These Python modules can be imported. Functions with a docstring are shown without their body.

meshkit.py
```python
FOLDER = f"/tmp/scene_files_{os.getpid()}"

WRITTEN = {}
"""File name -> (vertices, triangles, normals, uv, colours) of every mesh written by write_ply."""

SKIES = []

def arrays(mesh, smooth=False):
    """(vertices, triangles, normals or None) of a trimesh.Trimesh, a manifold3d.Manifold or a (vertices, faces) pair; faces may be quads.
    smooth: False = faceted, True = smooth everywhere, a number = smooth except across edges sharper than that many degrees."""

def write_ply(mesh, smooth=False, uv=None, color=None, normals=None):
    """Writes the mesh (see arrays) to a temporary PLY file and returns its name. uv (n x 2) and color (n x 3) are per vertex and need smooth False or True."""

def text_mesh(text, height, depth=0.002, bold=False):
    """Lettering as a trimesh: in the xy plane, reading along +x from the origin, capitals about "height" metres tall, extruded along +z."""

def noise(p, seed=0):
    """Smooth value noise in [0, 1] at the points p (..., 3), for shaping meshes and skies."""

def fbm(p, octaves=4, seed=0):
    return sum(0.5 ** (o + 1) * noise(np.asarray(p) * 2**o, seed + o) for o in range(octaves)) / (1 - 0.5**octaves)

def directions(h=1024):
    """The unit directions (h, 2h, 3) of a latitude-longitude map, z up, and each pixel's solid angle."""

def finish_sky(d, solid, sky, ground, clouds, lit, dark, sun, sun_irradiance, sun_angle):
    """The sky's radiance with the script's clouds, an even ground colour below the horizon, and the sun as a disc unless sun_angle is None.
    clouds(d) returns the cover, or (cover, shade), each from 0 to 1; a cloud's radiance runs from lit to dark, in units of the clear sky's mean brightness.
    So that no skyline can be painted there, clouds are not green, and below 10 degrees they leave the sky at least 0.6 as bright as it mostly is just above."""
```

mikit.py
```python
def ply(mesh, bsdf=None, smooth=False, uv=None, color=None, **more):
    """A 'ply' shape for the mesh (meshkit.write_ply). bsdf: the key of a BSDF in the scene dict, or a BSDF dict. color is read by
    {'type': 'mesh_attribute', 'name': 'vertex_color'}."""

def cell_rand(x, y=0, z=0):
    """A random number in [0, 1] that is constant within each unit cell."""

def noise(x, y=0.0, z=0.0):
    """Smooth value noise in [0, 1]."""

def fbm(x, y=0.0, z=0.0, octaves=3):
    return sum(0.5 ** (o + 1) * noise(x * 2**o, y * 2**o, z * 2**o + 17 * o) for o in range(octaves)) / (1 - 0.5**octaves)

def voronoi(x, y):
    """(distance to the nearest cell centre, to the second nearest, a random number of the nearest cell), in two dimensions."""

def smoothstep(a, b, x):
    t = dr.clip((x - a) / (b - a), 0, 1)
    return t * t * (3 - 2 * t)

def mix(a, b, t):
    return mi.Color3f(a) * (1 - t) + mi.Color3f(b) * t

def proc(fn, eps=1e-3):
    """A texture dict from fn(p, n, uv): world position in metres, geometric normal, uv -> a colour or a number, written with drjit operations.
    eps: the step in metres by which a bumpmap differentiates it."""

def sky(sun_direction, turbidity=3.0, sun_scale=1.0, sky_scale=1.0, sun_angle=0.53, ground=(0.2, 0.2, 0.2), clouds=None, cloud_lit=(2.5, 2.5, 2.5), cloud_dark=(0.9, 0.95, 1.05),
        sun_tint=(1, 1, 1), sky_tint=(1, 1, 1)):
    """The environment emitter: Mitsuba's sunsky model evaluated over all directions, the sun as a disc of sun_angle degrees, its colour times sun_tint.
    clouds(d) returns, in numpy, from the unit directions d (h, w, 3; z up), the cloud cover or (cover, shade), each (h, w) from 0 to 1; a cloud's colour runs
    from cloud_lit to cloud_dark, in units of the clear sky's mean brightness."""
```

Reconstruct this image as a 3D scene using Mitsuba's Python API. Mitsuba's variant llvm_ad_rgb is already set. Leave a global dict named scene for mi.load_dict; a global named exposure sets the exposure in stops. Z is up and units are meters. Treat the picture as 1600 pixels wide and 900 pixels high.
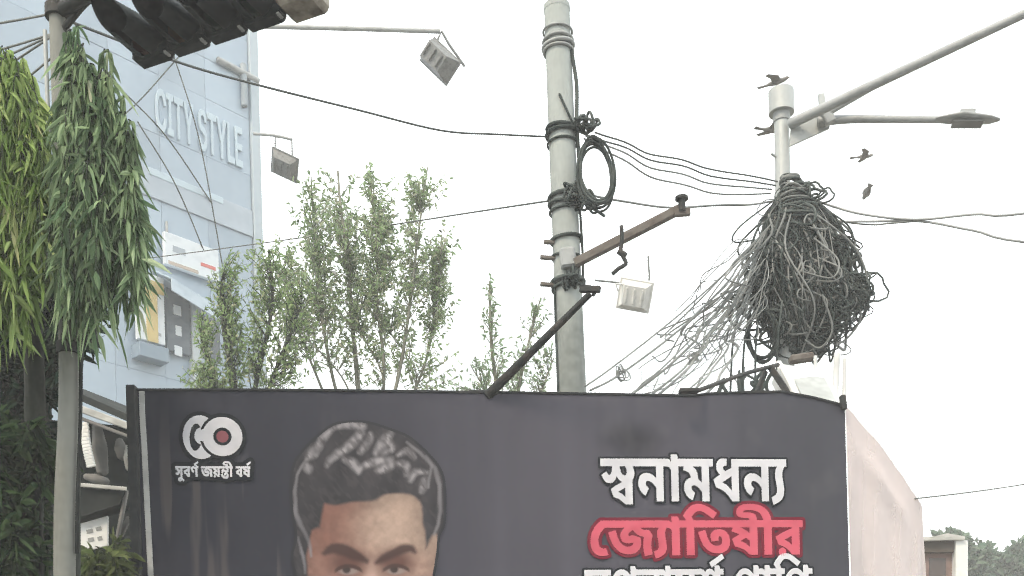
import math, random
import numpy as np, trimesh, drjit as dr, mitsuba as mi, mikit, meshkit, manifold3d
from mikit import noise, fbm, smoothstep, mix, proc
from shapely.geometry import Polygon, LineString, Point
from shapely.ops import unary_union
from shapely import affinity

# ------------------------------------------------------------------ camera, sky, exposure
T = mi.ScalarTransform4f
F, VH, ROLL, EYE = 1650.0, 1150.0, math.radians(1.5), 1.6     # focal length and horizon in pixels of the 1600 x 900 frame (a lens-shifted crop)
cr, sr = math.cos(ROLL), math.sin(ROLL)
scene, labels = {}, {}
scene['camera'] = dict(type='perspective', fov=math.degrees(2 * math.atan(800 / F)), fov_axis='x', near_clip=0.05, far_clip=2000.0,
                       principal_point_offset_x=0.0, principal_point_offset_y=-(VH - 450) / 900,
                       to_world=T().look_at([0, 0, EYE], [0, 1, EYE], [sr, 0, cr]))
scene['sky'] = mikit.sky([-0.35, -0.55, 0.75], turbidity=4, sun_scale=0.28, sun_angle=14, clouds=lambda d: 1.0,
                         cloud_lit=(2.42, 2.55, 2.58), cloud_dark=(2.0, 2.1, 2.15), ground=(0.2, 0.21, 0.21))
exposure = 2.9
VEIL = 0.0045

# outlines of the printed lettering (font units)
GLYPHS = {"headline": [["426 -43;314 33;216 63;169 179;267 233;374 281;313 317;277 367;253 313;205 274;171 265;124 267;85 279;62 297;7 385;99 435;128 388;148 382;170 389;195 436;202 511;-8 511;-8 622;1200 622;1234 612;1263 569;1259 688;1371 688;1391 622;2024 622;2024 511;1947 511;1947 0;1814 0;1814 135;1752 201;1689 235;1648 235;1630 221;1624 205;1633 162;1685 125;1639 14;1578 43;1531 85;1493 158;1488 201;1493 248;1509 285;1534 313;1566 332;1614 345;1604 389;1577 422;1528 444;1478 454;1492 511;1392 511;1392 0;1259 0;1259 457;1228 498;1184 511;1119 511;1119 0;987 0;987 200;920 268;854 301;823 299;804 285;798 260;806 229;852 192;789 83;738 115;698 157;671 208;662 266;668 313;695 366;723 391;776 412;832 416;882 405;931 382;988 338;987 511;570 511;593 454;598 406;588 350;559 307;559 -43", "334 511;358 426;382 392;422 376;453 390;463 417;463 447;453 479;433 511", "1650 511;1708 468;1734 424;1749 324;1815 275;1814 511", "296 137;360 114;428 62;426 200"], ["3305 457;3293 415;3292 376;3325 177;3311 84;3284 38;3240 0;3174 -33;3115 -52;3085 57;3153 87;3172 105;3187 136;3190 214;3163 338;3158 406;3172 464;3208 528;3191 511;3038 511;3038 0;2906 0;2906 200;2853 257;2799 293;2750 301;2728 291;2720 278;2718 249;2725 229;2771 192;2708 83;2636 134;2590 208;2581 266;2593 333;2614 366;2659 400;2714 415;2785 410;2850 382;2907 338;2906 511;2490 511;2490 0;2358 0;2302 73;2236 132;2160 176;2071 205;2024 320;2146 393;2117 417;2089 458;2081 492;2083 538;2099 578;2120 601;2150 619;2191 628;2278 624;2269 522;2226 523;2206 499;2211 470;2245 443;2358 489;2358 622;3371 622;3371 511;3336 511", "2358 369;2187 279;2271 238;2359 155"]], "red": [["2408 63;2337 110;2276 182;2223 282;2181 414;2330 453;2368 321;2417 232;2477 181;2551 164;2607 173;2648 199;2666 248;2660 303;2644 329;2616 337;2601 329;2592 310;2598 260;2448 242;2430 325;2436 371;2456 407;2485 433;2521 450;2602 464;2701 448;2771 402;2813 334;2827 248;2812 161;2766 91;2687 44;2615 30;2487 37"], ["1236 160;1260 20;1104 -13;1082 84;1075 158;1078 255;1093 328;1014 349;969 370;912 413;875 458;798 400;786 378;786 356;799 342;816 340;859 366;1028 315;1037 209;1025 158;1000 110;935 53;905 40;831 24;754 23;690 33;630 52;574 84;498 157;454 225;416 310;386 414;535 453;576 315;610 250;650 203;721 165;777 158;827 164;869 193;883 237;802 215;720 222;684 236;656 257;629 305;625 369;636 407;658 443;711 495;322 493;253 425;224 381;199 320;192 273;195 212;211 165;237 139;280 127;337 136;382 14;340 2;264 -5;198 2;140 22;93 57;59 107;38 173;30 256;39 335;63 412;119 507;176 569;245 622;1594 622;1628 611;1655 571;1651 691;1789 691;1811 622;1950 622;1886 707;1914 746;1966 810;2041 874;2091 899;2168 916;2254 913;2333 892;2424 848;2576 753;2497 648;2305 767;2249 785;2179 784;2126 756;2062 688;2101 622;3229 622;3222 648;3205 660;3070 666;3009 685;2971 725;2962 772;2978 829;3028 876;3114 907;3240 917;3332 912;3414 899;3486 876;3547 843;3597 802;3636 751;3663 691;3679 622;4324 622;4324 493;4250 493;4250 0;4089 0;4032 67;3970 117;3899 155;3813 182;3756 324;3930 412;4095 473;4095 493;3682 493;3682 0;3521 0;3521 493;3388 493;3388 0;3227 0;3162 57;3088 101;3008 133;2921 152;2867 286;3020 371;2858 425;2886 493;2106 493;2106 0;1945 0;1945 493;1812 493;1812 0;1651 0;1651 443;1612 486;1554 493;1529 444;1518 395;1522 335;1549 190;1547 131;1534 78;1506 34;1458 -4;1385 -37;1320 -57;1284 70;1350 96;1368 111;1383 140;1385 213;1355 386;1365 442;1391 493;1026 495;1058 468;1098 455;1203 453;1271 349;1250 290;1238 226", "3151 306;3042 249;3150 203;3229 142;3227 253", "3229 392;3227 493;3042 493;3140 447", "3518 622;3472 717;3429 758;3390 778;3317 798;3218 804;3135 797;3107 777;3114 762;3259 758;3326 739;3350 722;3372 691;3387 622", "4085 336;3942 267;4021 230;4091 170"], ["3826 6;3816 34;3816 66;3826 93;3847 113;3875 124;3909 124;3937 113;3957 93;3967 66;3967 34;3957 6;3937 -14;3909 -25;3875 -25;3847 -14"]], "third": [["261 -246;213 -198;202 -163;203 -116;221 -72;258 -40;312 -23;404 -26;404 313;383 322;362 312;278 170;220 115;149 103;86 126;52 162;21 223;113 272;140 227;173 224;196 251;185 323;169 375;142 409;101 431;20 448;41 511;-8 511;-8 622;614 622;614 511;537 511;535 -75;686 -192;612 -271;512 -172;477 -221;423 -254;327 -265", "297 415;320 429;348 434;376 429;406 410;404 511;181 511;222 490;243 470;263 431;273 383", "339 -116;324 -139;327 -167;347 -179;373 -175;390 -157;402 -114;368 -110"], ["1352 19;1343 75;1352 101;1371 121;1396 131;1425 131;1460 112;1473 89;1476 45;1467 19;1450 -2;1425 -12;1396 -12;1371 -2"], ["1822 622;1859 612;1888 569;1884 688;1996 688;2016 622;2635 622;2728 628;2784 610;2830 564;2857 601;2884 619;2946 628;3005 607;3056 557;3054 686;2987 645;2928 742;3234 916;3288 826;3057 688;3166 688;3185 622;3264 622;3264 511;3186 511;3186 0;3054 0;3054 440;3003 499;2968 516;2940 517;2914 503;2899 457;2905 425;2923 403;2952 390;2991 384;2976 263;2897 281;2861 306;2834 341;2805 302;2768 277;2688 263;2674 383;2719 391;2752 413;2765 445;2761 483;2748 503;2716 517;2572 511;2572 0;2439 0;2439 135;2377 201;2314 235;2273 235;2255 221;2249 205;2258 162;2310 125;2264 14;2203 43;2156 85;2118 158;2113 201;2118 248;2134 285;2159 313;2191 332;2239 345;2229 389;2202 422;2153 444;2103 454;2117 511;2017 511;2017 0;1884 0;1884 457;1861 491;1833 508;1744 511;1744 0;1612 0;1556 73;1490 132;1414 176;1326 204;1279 320;1448 418;1616 490;1616 511;1201 511;1201 0;1068 0;1068 366;1053 388;841 182;750 266;787 312;792 336;785 365;754 380;707 365;612 451;730 582;792 617;838 628;903 626;955 608;1005 575;1072 514;1068 688;1180 688;1200 622", "2374 324;2440 275;2439 511;2275 511;2320 481;2343 455;2365 407", "816 462;845 451;867 429;880 378;977 472;920 508;852 518;797 498;748 455", "1608 366;1442 279;1526 238;1613 155"], ["4995 -60;4917 -19;4848 44;4793 133;4766 208;4888 245;4916 174;4949 118;5009 61;5056 39;5113 28;5203 36;5230 54;5243 81;5242 131;5226 160;5191 171;5165 163;5155 145;5159 111;5036 96;5026 147;5030 197;5054 238;5098 265;5179 278;5179 390;5172 399;4968 219;4883 301;4914 339;4910 377;4874 386;4832 372;4737 453;4840 569;4900 609;4944 624;5012 628;5061 617;5111 590;5181 531;5179 688;5291 688;5310 622;5403 622;5403 511;5311 511;5311 242;5346 207;5374 145;5378 75;5366 27;5326 -32;5253 -71;5181 -83;5109 -83", "5004 398;5097 478;5042 510;4976 518;4926 500;4882 463;4927 471;4977 456;4998 433"], ["3962 -13;3905 11;3677 -2;3624 6;3576 25;3535 60;3507 114;3497 191;3506 282;3632 265;3625 200;3632 154;3650 127;3678 113;3737 110;3891 124;3945 105;3979 74;3979 150;4112 146;4112 -43;3981 -43"], ["4252 457;4221 498;4201 508;4112 511;4112 170;3979 170;3979 366;3964 388;3752 182;3661 267;3698 312;3702 336;3696 365;3664 380;3618 365;3522 451;3641 582;3702 617;3749 628;3814 626;3867 608;3916 575;3982 514;3979 688;4091 688;4111 622;4211 619;4234 605;4256 569;4252 688;4364 688;4384 622;4529 622;4468 706;4516 778;4586 853;4633 886;4705 912;4794 915;4886 891;4972 844;5120 744;5046 659;4864 783;4806 802;4751 805;4720 796;4680 769;4616 691;4655 622;4735 622;4735 511;4658 511;4658 0;4525 0;4525 511;4385 511;4385 0;4252 0", "3742 458;3778 429;3791 378;3888 471;3830 508;3763 518;3708 498;3658 455;3710 464"]], "caption": [["256 -245;227 -225;205 -197;194 -160;195 -112;215 -67;255 -34;315 -18;393 -18;393 294;379 294;363 283;286 155;238 109;197 94;148 92;103 103;78 119;45 157;16 215;122 272;145 232;171 227;186 242;181 286;166 344;141 382;94 409;19 423;41 493;-8 493;-8 622;1171 622;1171 493;1101 493;1101 0;941 0;886 67;827 118;760 156;678 183;623 324;788 412;947 473;947 493;553 493;551 -73;696 -180;613 -271;522 -179;473 -233;408 -261;329 -265", "315 420;354 425;394 410;393 493;197 493;236 471;256 451;280 393", "348 -117;337 -138;339 -160;349 -170;367 -170;383 -155;392 -114", "412 278;411 280;415 273", "941 338;807 267;880 230;943 171"], ["2929 -8;2919 19;2919 51;2929 77;2949 98;2977 108;3011 108;3038 98;3057 78;3067 51;3067 19;3057 -8;3038 -29;3011 -39;2977 -39;2949 -29"], ["2794 161;2817 20;2662 -13;2640 84;2634 158;2637 254;2651 328;2577 349;2533 370;2478 413;2444 456;2372 400;2361 377;2361 356;2372 342;2388 340;2424 364;2592 314;2600 210;2588 159;2565 110;2502 54;2472 40;2400 24;2294 27;2234 41;2177 67;2100 129;2055 190;1998 311;1970 415;2117 453;2142 355;2172 280;2207 224;2270 174;2320 159;2394 163;2434 192;2447 235;2393 218;2332 216;2275 228;2243 246;2219 271;2204 305;2201 369;2221 425;2283 495;1954 493;1954 622;3875 622;3868 648;3852 660;3727 666;3668 685;3631 726;3622 772;3638 829;3686 876;3770 907;3893 917;3982 912;4061 898;4129 875;4188 843;4237 801;4274 751;4301 691;4316 622;4390 622;4390 493;4319 493;4319 0;4159 0;4159 493;4031 493;4055 421;4056 371;4048 337;4032 304;4006 277;3971 257;3932 248;3983 223;4032 172;4055 105;4054 50;4040 -1;4012 -42;3971 -72;3919 -93;3857 -103;3781 -102;3704 -89;3634 -62;3572 -21;3517 32;3451 136;3572 192;3519 255;3495 318;3498 378;3535 433;3595 462;3669 463;3720 446;3826 385;3869 377;3889 391;3894 416;3890 450;3866 493;3375 493;3375 0;3215 0;3154 55;3087 98;3012 131;2933 152;2879 286;3020 369;2870 425;2898 493;2593 495;2622 469;2660 455;2760 453;2829 350;2796 227", "3629 123;3699 55;3762 29;3810 24;3862 32;3883 47;3894 71;3890 116;3876 132;3858 138;3834 124;3834 95;3686 83;3677 156;3695 204;3718 228;3751 246;3815 260;3663 341;3646 338;3643 319;3676 275;3586 196", "4132 683;4100 732;4071 758;3991 793;3905 804;3831 804;3783 795;3766 777;3767 764;3776 761;3908 758;3973 739;3997 722;4018 691;4032 622;4156 622", "3215 493;3052 493;3172 418;3181 307;3066 246;3159 194;3217 145"], ["1479 451;1445 480;1407 494;1372 490;1354 469;1353 433;1368 404;1395 388;1440 378;1413 229;1312 258;1242 306;1202 372;1189 456;1194 502;1224 562;1274 606;1318 623;1367 629;1430 619;1481 593;1526 552;1525 676;1458 639;1397 750;1721 916;1773 814;1551 690;1664 690;1684 622;1755 622;1755 493;1685 493;1685 0;1525 0;1525 394"], ["4589 622;5738 622;5738 493;5668 493;5668 0;5508 0;5445 57;5374 101;5297 133;5217 152;5163 286;5309 372;5154 425;5182 493;5082 493;5082 0;4922 0;4867 67;4808 118;4741 156;4659 183;4604 324;4769 412;4928 473;4928 493;4589 493", "5438 306;5336 249;5435 203;5510 140;5508 256", "5510 396;5508 493;5333 493;5427 447", "4924 171;4922 338;4788 267;4861 230"], ["5798 814;5483 639;5421 750;5745 916"]], "five": [["296 2;182 29;94 87;54 143;41 175;31 248;34 287;56 360;129 457;247 545;405 629;486 525;476 501;480 481;509 464;554 464;615 364;516 295;496 268;489 240;492 225;511 209;568 205;624 62;529 26;457 9", "346 429;272 372;237 332;216 290;210 225;227 184;261 155;309 141;375 139;337 175;315 240;330 304;382 370;361 393"]]}

# ------------------------------------------------------------------ helpers
rng = np.random.default_rng(7)
def ray(u, v):
    a, b = (u - 800) / F, (VH - v) / F
    return np.array([a * cr + b * sr, 1.0, -a * sr + b * cr])
def at(u, v, Y): return np.array([0, 0, EYE]) + ray(u, v) * Y        # the place at depth Y seen in that direction
def on(u, v, p0, n):
    d, o = ray(u, v), np.array([0, 0, EYE]); return o + d * (np.dot(p0 - o, n) / np.dot(d, n))
def lin(*c): return tuple(float(((x / 255 + 0.055) / 1.055) ** 2.4 if x > 10 else x / 255 / 12.92) for x in c)
def numbered(key):
    if key not in scene and key not in labels: return key
    k = 1
    while f'{key}_{k:03d}' in scene or f'{key}_{k:03d}' in labels: k += 1
    return f'{key}_{k:03d}'
def thing(name, label, cat, group=None):
    k = numbered(name); labels[k] = {'label': label, 'category': cat}
    if group: labels[k]['group'] = group
    return k
def part(parent, name, mesh, mat, smooth=False, label=None, **kw):
    k = numbered(parent + '__' + name); scene[k] = mikit.ply(mesh, mat, smooth, **kw)
    if label: labels[k] = {'label': label}
    return k
def solo(name, mesh, mat, label, cat, group=None, smooth=False, kind=None, **kw):
    k = numbered(name); scene[k] = mikit.ply(mesh, mat, smooth, **kw)
    labels[k] = {'label': label, 'category': cat}
    if group: labels[k]['group'] = group
    if kind: labels[k]['kind'] = kind
    return k
def struct(name, mesh, mat):
    scene[name] = mikit.ply(mesh, mat); labels[name] = {'kind': 'structure'}
def cat(*ms): return trimesh.util.concatenate([m for x in ms for m in (x if isinstance(x, list) else [x])])
def spline(pts, n=24):
    p = np.asarray(pts, float)
    if len(p) < 3: return np.linspace(p[0], p[-1], n)
    q = np.vstack([2 * p[0] - p[1], p, 2 * p[-1] - p[-2]]); out = []
    m = max(2, n // (len(p) - 1))
    for i in range(1, len(q) - 2):
        for t in np.arange(m) / m:
            a, b, c, d = q[i - 1:i + 3]
            out.append(.5 * (2 * b + (c - a) * t + (2 * a - 5 * b + 4 * c - d) * t * t + (3 * b - a - 3 * c + d) * t ** 3))
    return np.array(out + [p[-1]])
def tube(pts, r, sides=8):
    p = np.asarray(pts, float); n = len(p); r = np.broadcast_to(np.asarray(r, float), (n,))
    t = np.gradient(p, axis=0); t /= np.linalg.norm(t, axis=1, keepdims=True) + 1e-12
    ref = np.array([0, 0, 1.0]) if abs(t[0][2]) < .9 else np.array([1.0, 0, 0])
    u = np.cross(t[0], ref); u /= np.linalg.norm(u); vs = []
    for i in range(n):
        u = u - t[i] * np.dot(u, t[i]); u /= np.linalg.norm(u) + 1e-12; w = np.cross(t[i], u)
        a = np.arange(sides) * 2 * math.pi / sides
        vs.append(p[i] + r[i] * (np.cos(a)[:, None] * u + np.sin(a)[:, None] * w))
    v = np.vstack(vs + [p[:1], p[-1:]]); f = []
    i, j = np.meshgrid(np.arange(n - 1), np.arange(sides), indexing='ij'); i, j = i.ravel(), j.ravel(); k = (j + 1) % sides
    f = np.vstack([np.stack([i * sides + j, i * sides + k, (i + 1) * sides + k], 1), np.stack([i * sides + j, (i + 1) * sides + k, (i + 1) * sides + j], 1)])
    j = np.arange(sides); k = (j + 1) % sides; e = (n - 1) * sides
    f = np.vstack([f, np.stack([k, j, j * 0 + n * sides], 1), np.stack([e + j, e + k, j * 0 + n * sides + 1], 1)])
    return trimesh.Trimesh(v, f, process=False)
def wirepts(a, b, sag, n=26, wob=0.0):
    t = np.linspace(0, 1, n)[:, None]; p = a * (1 - t) + b * t
    p[:, 2] -= (4 * sag * t * (1 - t))[:, 0]
    if wob: p += (meshkit.noise(p * 1.7 + a, 3)[:, None] - .5) * wob * (4 * t * (1 - t))
    return p
def frame(x, y=None):
    x = np.asarray(x, float); x = x / np.linalg.norm(x)
    y = np.array([0, 0, 1.0]) if y is None else np.asarray(y, float)
    z = np.cross(x, y); z /= np.linalg.norm(z); y = np.cross(z, x)
    return x, y, z
def rbox(sx, sy, sz, ch=0.01):
    """A box with chamfered edges, centred."""
    h = np.array([sx, sy, sz]) / 2; c = min(ch, *(h * .45)); pts = []
    for s in np.array(np.meshgrid([-1, 1], [-1, 1], [-1, 1])).T.reshape(-1, 3):
        for k in range(3):
            q = h - c; q[k] = h[k]; pts.append(s * q)
    m = manifold3d.Manifold.hull_points(np.array(pts)).to_mesh()
    return trimesh.Trimesh(m.vert_properties[:, :3], m.tri_verts, process=False)
def placed(m, c, x=(1, 0, 0), y=(0, 0, 1)):
    """local x -> x, local z -> y (up), local y -> away"""
    x, y, z = frame(x, y); M = np.eye(4); M[:3, 0], M[:3, 1], M[:3, 2], M[:3, 3] = x, np.cross(y, x), y, c
    m = m.copy(); m.apply_transform(M); return m
def beam(a, b, w, h=None, ch=.006, up=(0, 0, 1)):
    a, b = np.asarray(a, float), np.asarray(b, float); h = h or w
    if abs(np.dot((b - a) / np.linalg.norm(b - a), up)) > .95: up = (0, 1, 0)
    return placed(rbox(np.linalg.norm(b - a), w, h, ch), (a + b) / 2, b - a, up)
def prism(pts, thick, away=(0, 1, 0)):
    """A plate: a planar polygon of 3-D points given thickness along `away`."""
    p = np.asarray(pts, float); n = len(p); q = p + np.asarray(away, float) / np.linalg.norm(away) * thick
    nrm = np.cross(p[1] - p[0], p[2] - p[0]); nrm /= np.linalg.norm(nrm); x = (p[1] - p[0]) / np.linalg.norm(p[1] - p[0]); y = np.cross(nrm, x)
    poly = Polygon(np.stack([(p - p[0]) @ x, (p - p[0]) @ y], 1)); v2, f = trimesh.creation.triangulate_polygon(poly, engine='earcut')
    key = {tuple(np.round(c, 5)): i for i, c in enumerate(np.stack([(p - p[0]) @ x, (p - p[0]) @ y], 1))}
    m = [key[tuple(np.round(c, 5))] for c in v2]; f = np.array(m)[f]
    i = np.arange(n); k = (i + 1) % n
    m = trimesh.Trimesh(np.vstack([p, q]), np.vstack([f, f[:, ::-1] + n, np.stack([i, k, k + n], 1), np.stack([i, k + n, i + n], 1)]), process=False)
    m.fix_normals(); return m
def hull(points, radii, sub=1):
    ms = []
    for p, r in zip(points, radii):
        s = trimesh.creation.icosphere(sub, r); ms.append(s.vertices + np.asarray(p))
    m = manifold3d.Manifold.hull_points(np.vstack(ms)); return m
def tm(m, refine=None, smooth=0):
    if refine: m = m.refine_to_length(refine)
    m = m.to_mesh(); m = trimesh.Trimesh(m.vert_properties[:, :3], m.tri_verts, process=True)
    if smooth: trimesh.smoothing.filter_taubin(m, iterations=smooth)
    return m
def ring(c, r, tube_r, axis=(0, 0, 1), sq=1.0, n=28, sides=7, wob=0):
    x, y, z = frame(axis, (0.3, 0.9, 0.2) if abs(axis[2]) > .9 else (0, 0, 1)); a = np.linspace(0, 2 * math.pi, n)
    rr = r * (1 + wob * np.sin(3 * a + 1))
    return tube(np.asarray(c) + (rr * np.cos(a))[:, None] * y + (rr * np.sin(a) * sq)[:, None] * z, tube_r, sides)

# ------------------------------------------------------------------ materials
def mat(name, color, rough=.6, metal=0.0, spec=.5, bump=None, **kw):
    c = color if isinstance(color, dict) else {'type': 'rgb', 'value': list(color)}
    b = dict(type='principled', base_color=c, roughness=rough, metallic=metal, specular=spec, **kw)
    if bump: b = dict(type='bumpmap', nested=b, arbitrary=proc(bump[0]), scale=bump[1])
    scene['m_' + name] = dict(type='twosided', nested=b); return 'm_' + name
def worn(c, d, scale=6, amt=.6, streak=False):
    c, d = tuple(map(float, c)), tuple(map(float, d))
    def fn(p, n, uv):
        a = fbm(p.x * scale, p.y * scale, p.z * scale * (.15 if streak else 1), 4)
        b = fbm(p.x * scale * 5, p.y * scale * 5, p.z * scale * 5 + 9, 2)
        return mix(c, d, dr.clip(smoothstep(.42, .68, a) * amt + (b - .5) * .35, 0, 1))
    return proc(fn)
M_SIGNAL = mat('signal_black', worn((.012, .018, .02), (.03, .036, .036), 7), .5, 0, .2)
M_DARKSTEEL = mat('dark_steel', worn((.028, .031, .031), (.06, .05, .043), 9), .6, 0, .2)
M_CONCRETE = mat('concrete', worn((.36, .39, .375), (.15, .165, .155), 2.6, .8, True), .9, bump=(lambda p, n, uv: fbm(p.x * 60, p.y * 60, p.z * 60, 2), .004))
M_CONCRETE2 = mat('pole_concrete', worn((.22, .225, .205), (.12, .125, .11), 3, .7, True), .9)
M_GALV = mat('galvanised', worn((.42, .44, .43), (.28, .29, .28), 4, .6, True), .5, .2)
M_ARM = mat('grey_arm', worn((.33, .345, .345), (.23, .24, .235), 5), .5, .1)
M_RUST = mat('rust', worn((.13, .115, .1), (.07, .05, .04), 8), .8)
M_BLACK = mat('black_rubber', (.012, .015, .015), .6, 0, .2)
M_CABLE = mat('grey_cable', worn((.03, .04, .038), (.11, .128, .122), 2.2), .7, 0, .15)
M_CABLE2 = mat('pale_cable', worn((.16, .17, .165), (.28, .29, .28), 3), .65)
M_WIRE = mat('wire', (.10, .108, .105), .7, 0, .2)
M_BOX = mat('junction_grey', worn((.075, .085, .082), (.025, .03, .03), 4), .8, 0, .1)
M_WHITE = mat('white_paint', worn((.78, .79, .77), (.6, .61, .58), 3, .5, True), .45)
M_LAMP = mat('lamp_grey', worn((.15, .155, .152), (.07, .07, .068), 12), .5)
M_LAMPGLARE = mat('lamp_glare', worn((.76, .76, .73), (.64, .64, .61), 10), .5)  # lamp grey lifted to near white; overexposure is put into the colour
M_CAB = mat('cabinet_white', worn((.56, .57, .56), (.44, .45, .44), 3, .5, True), .5)
M_GLASS = mat('lamp_glass', (.10, .105, .105), .12)
M_BIRD = mat('feathers', worn((.17, .165, .155), (.26, .25, .235), 30), .85)
M_BEIGE = mat('beige_box', worn((.34, .315, .265), (.10, .085, .07), 9, .9), .7)
M_PINK = mat('pink_cloth', worn((.60, .525, .51), (.47, .42, .41), 1.3, .8, True), .9)
M_FRAME = mat('dark_timber', worn((.03, .033, .036), (.05, .05, .05), 6), .9, 0, .1)
M_BROWN = mat('brown_wall', worn((.26, .185, .165), (.15, .105, .09), 3, .8), .85)
M_BROWND = mat('dark_lintel', (.085, .07, .06), .85)
M_BARK = mat('bark', worn((.028, .034, .028), (.055, .056, .048), 9, .7, True), .95, bump=(lambda p, n, uv: fbm(p.x * 50, p.y * 50, p.z * 12, 3), .01))
M_BARKP = mat('pale_bark', worn((.2, .2, .165), (.12, .125, .1), 9, .7, True), .9)
M_TARP = mat('dark_tarpaulin', worn((.03, .034, .034), (.05, .055, .053), 3), .8, 0, .1)
M_TARPG = mat('grey_sack', worn((.2, .195, .185), (.11, .11, .105), 5), .85)
M_BACKDROP = mat('shade_backdrop', worn((.022, .026, .026), (.04, .043, .04), 2.5), .95, 0, .05)
M_FASCIA = mat('fascia', worn((.5, .5, .47), (.26, .26, .24), 5), .7)
M_ASPHALT = mat('asphalt', worn((.05, .05, .05), (.075, .073, .07), .8), .9)
M_PAVE = mat('paving', worn((.24, .23, .21), (.15, .145, .135), 1.2), .9)
M_SOIL = mat('soil', worn((.12, .1, .075), (.08, .08, .05), .6), .95)
for nm, c in (('red', (.03, .008, .007)), ('amber', (.035, .02, .008)), ('green', (.006, .022, .014))): mat('lens_' + nm, c, .15)
def leafmat(name, tint, trans):
    scene['m_' + name] = dict(type='principledthin', base_color={'type': 'mesh_attribute', 'name': 'vertex_color'}, roughness=.45, diff_trans=trans, specular=.4) if False else \
        dict(type='principledthin', base_color={'type': 'mesh_attribute', 'name': 'vertex_color'}, roughness=.5, diff_trans=trans)
    return 'm_' + name
M_LEAF = leafmat('leaf', 0, 1.0)

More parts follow.
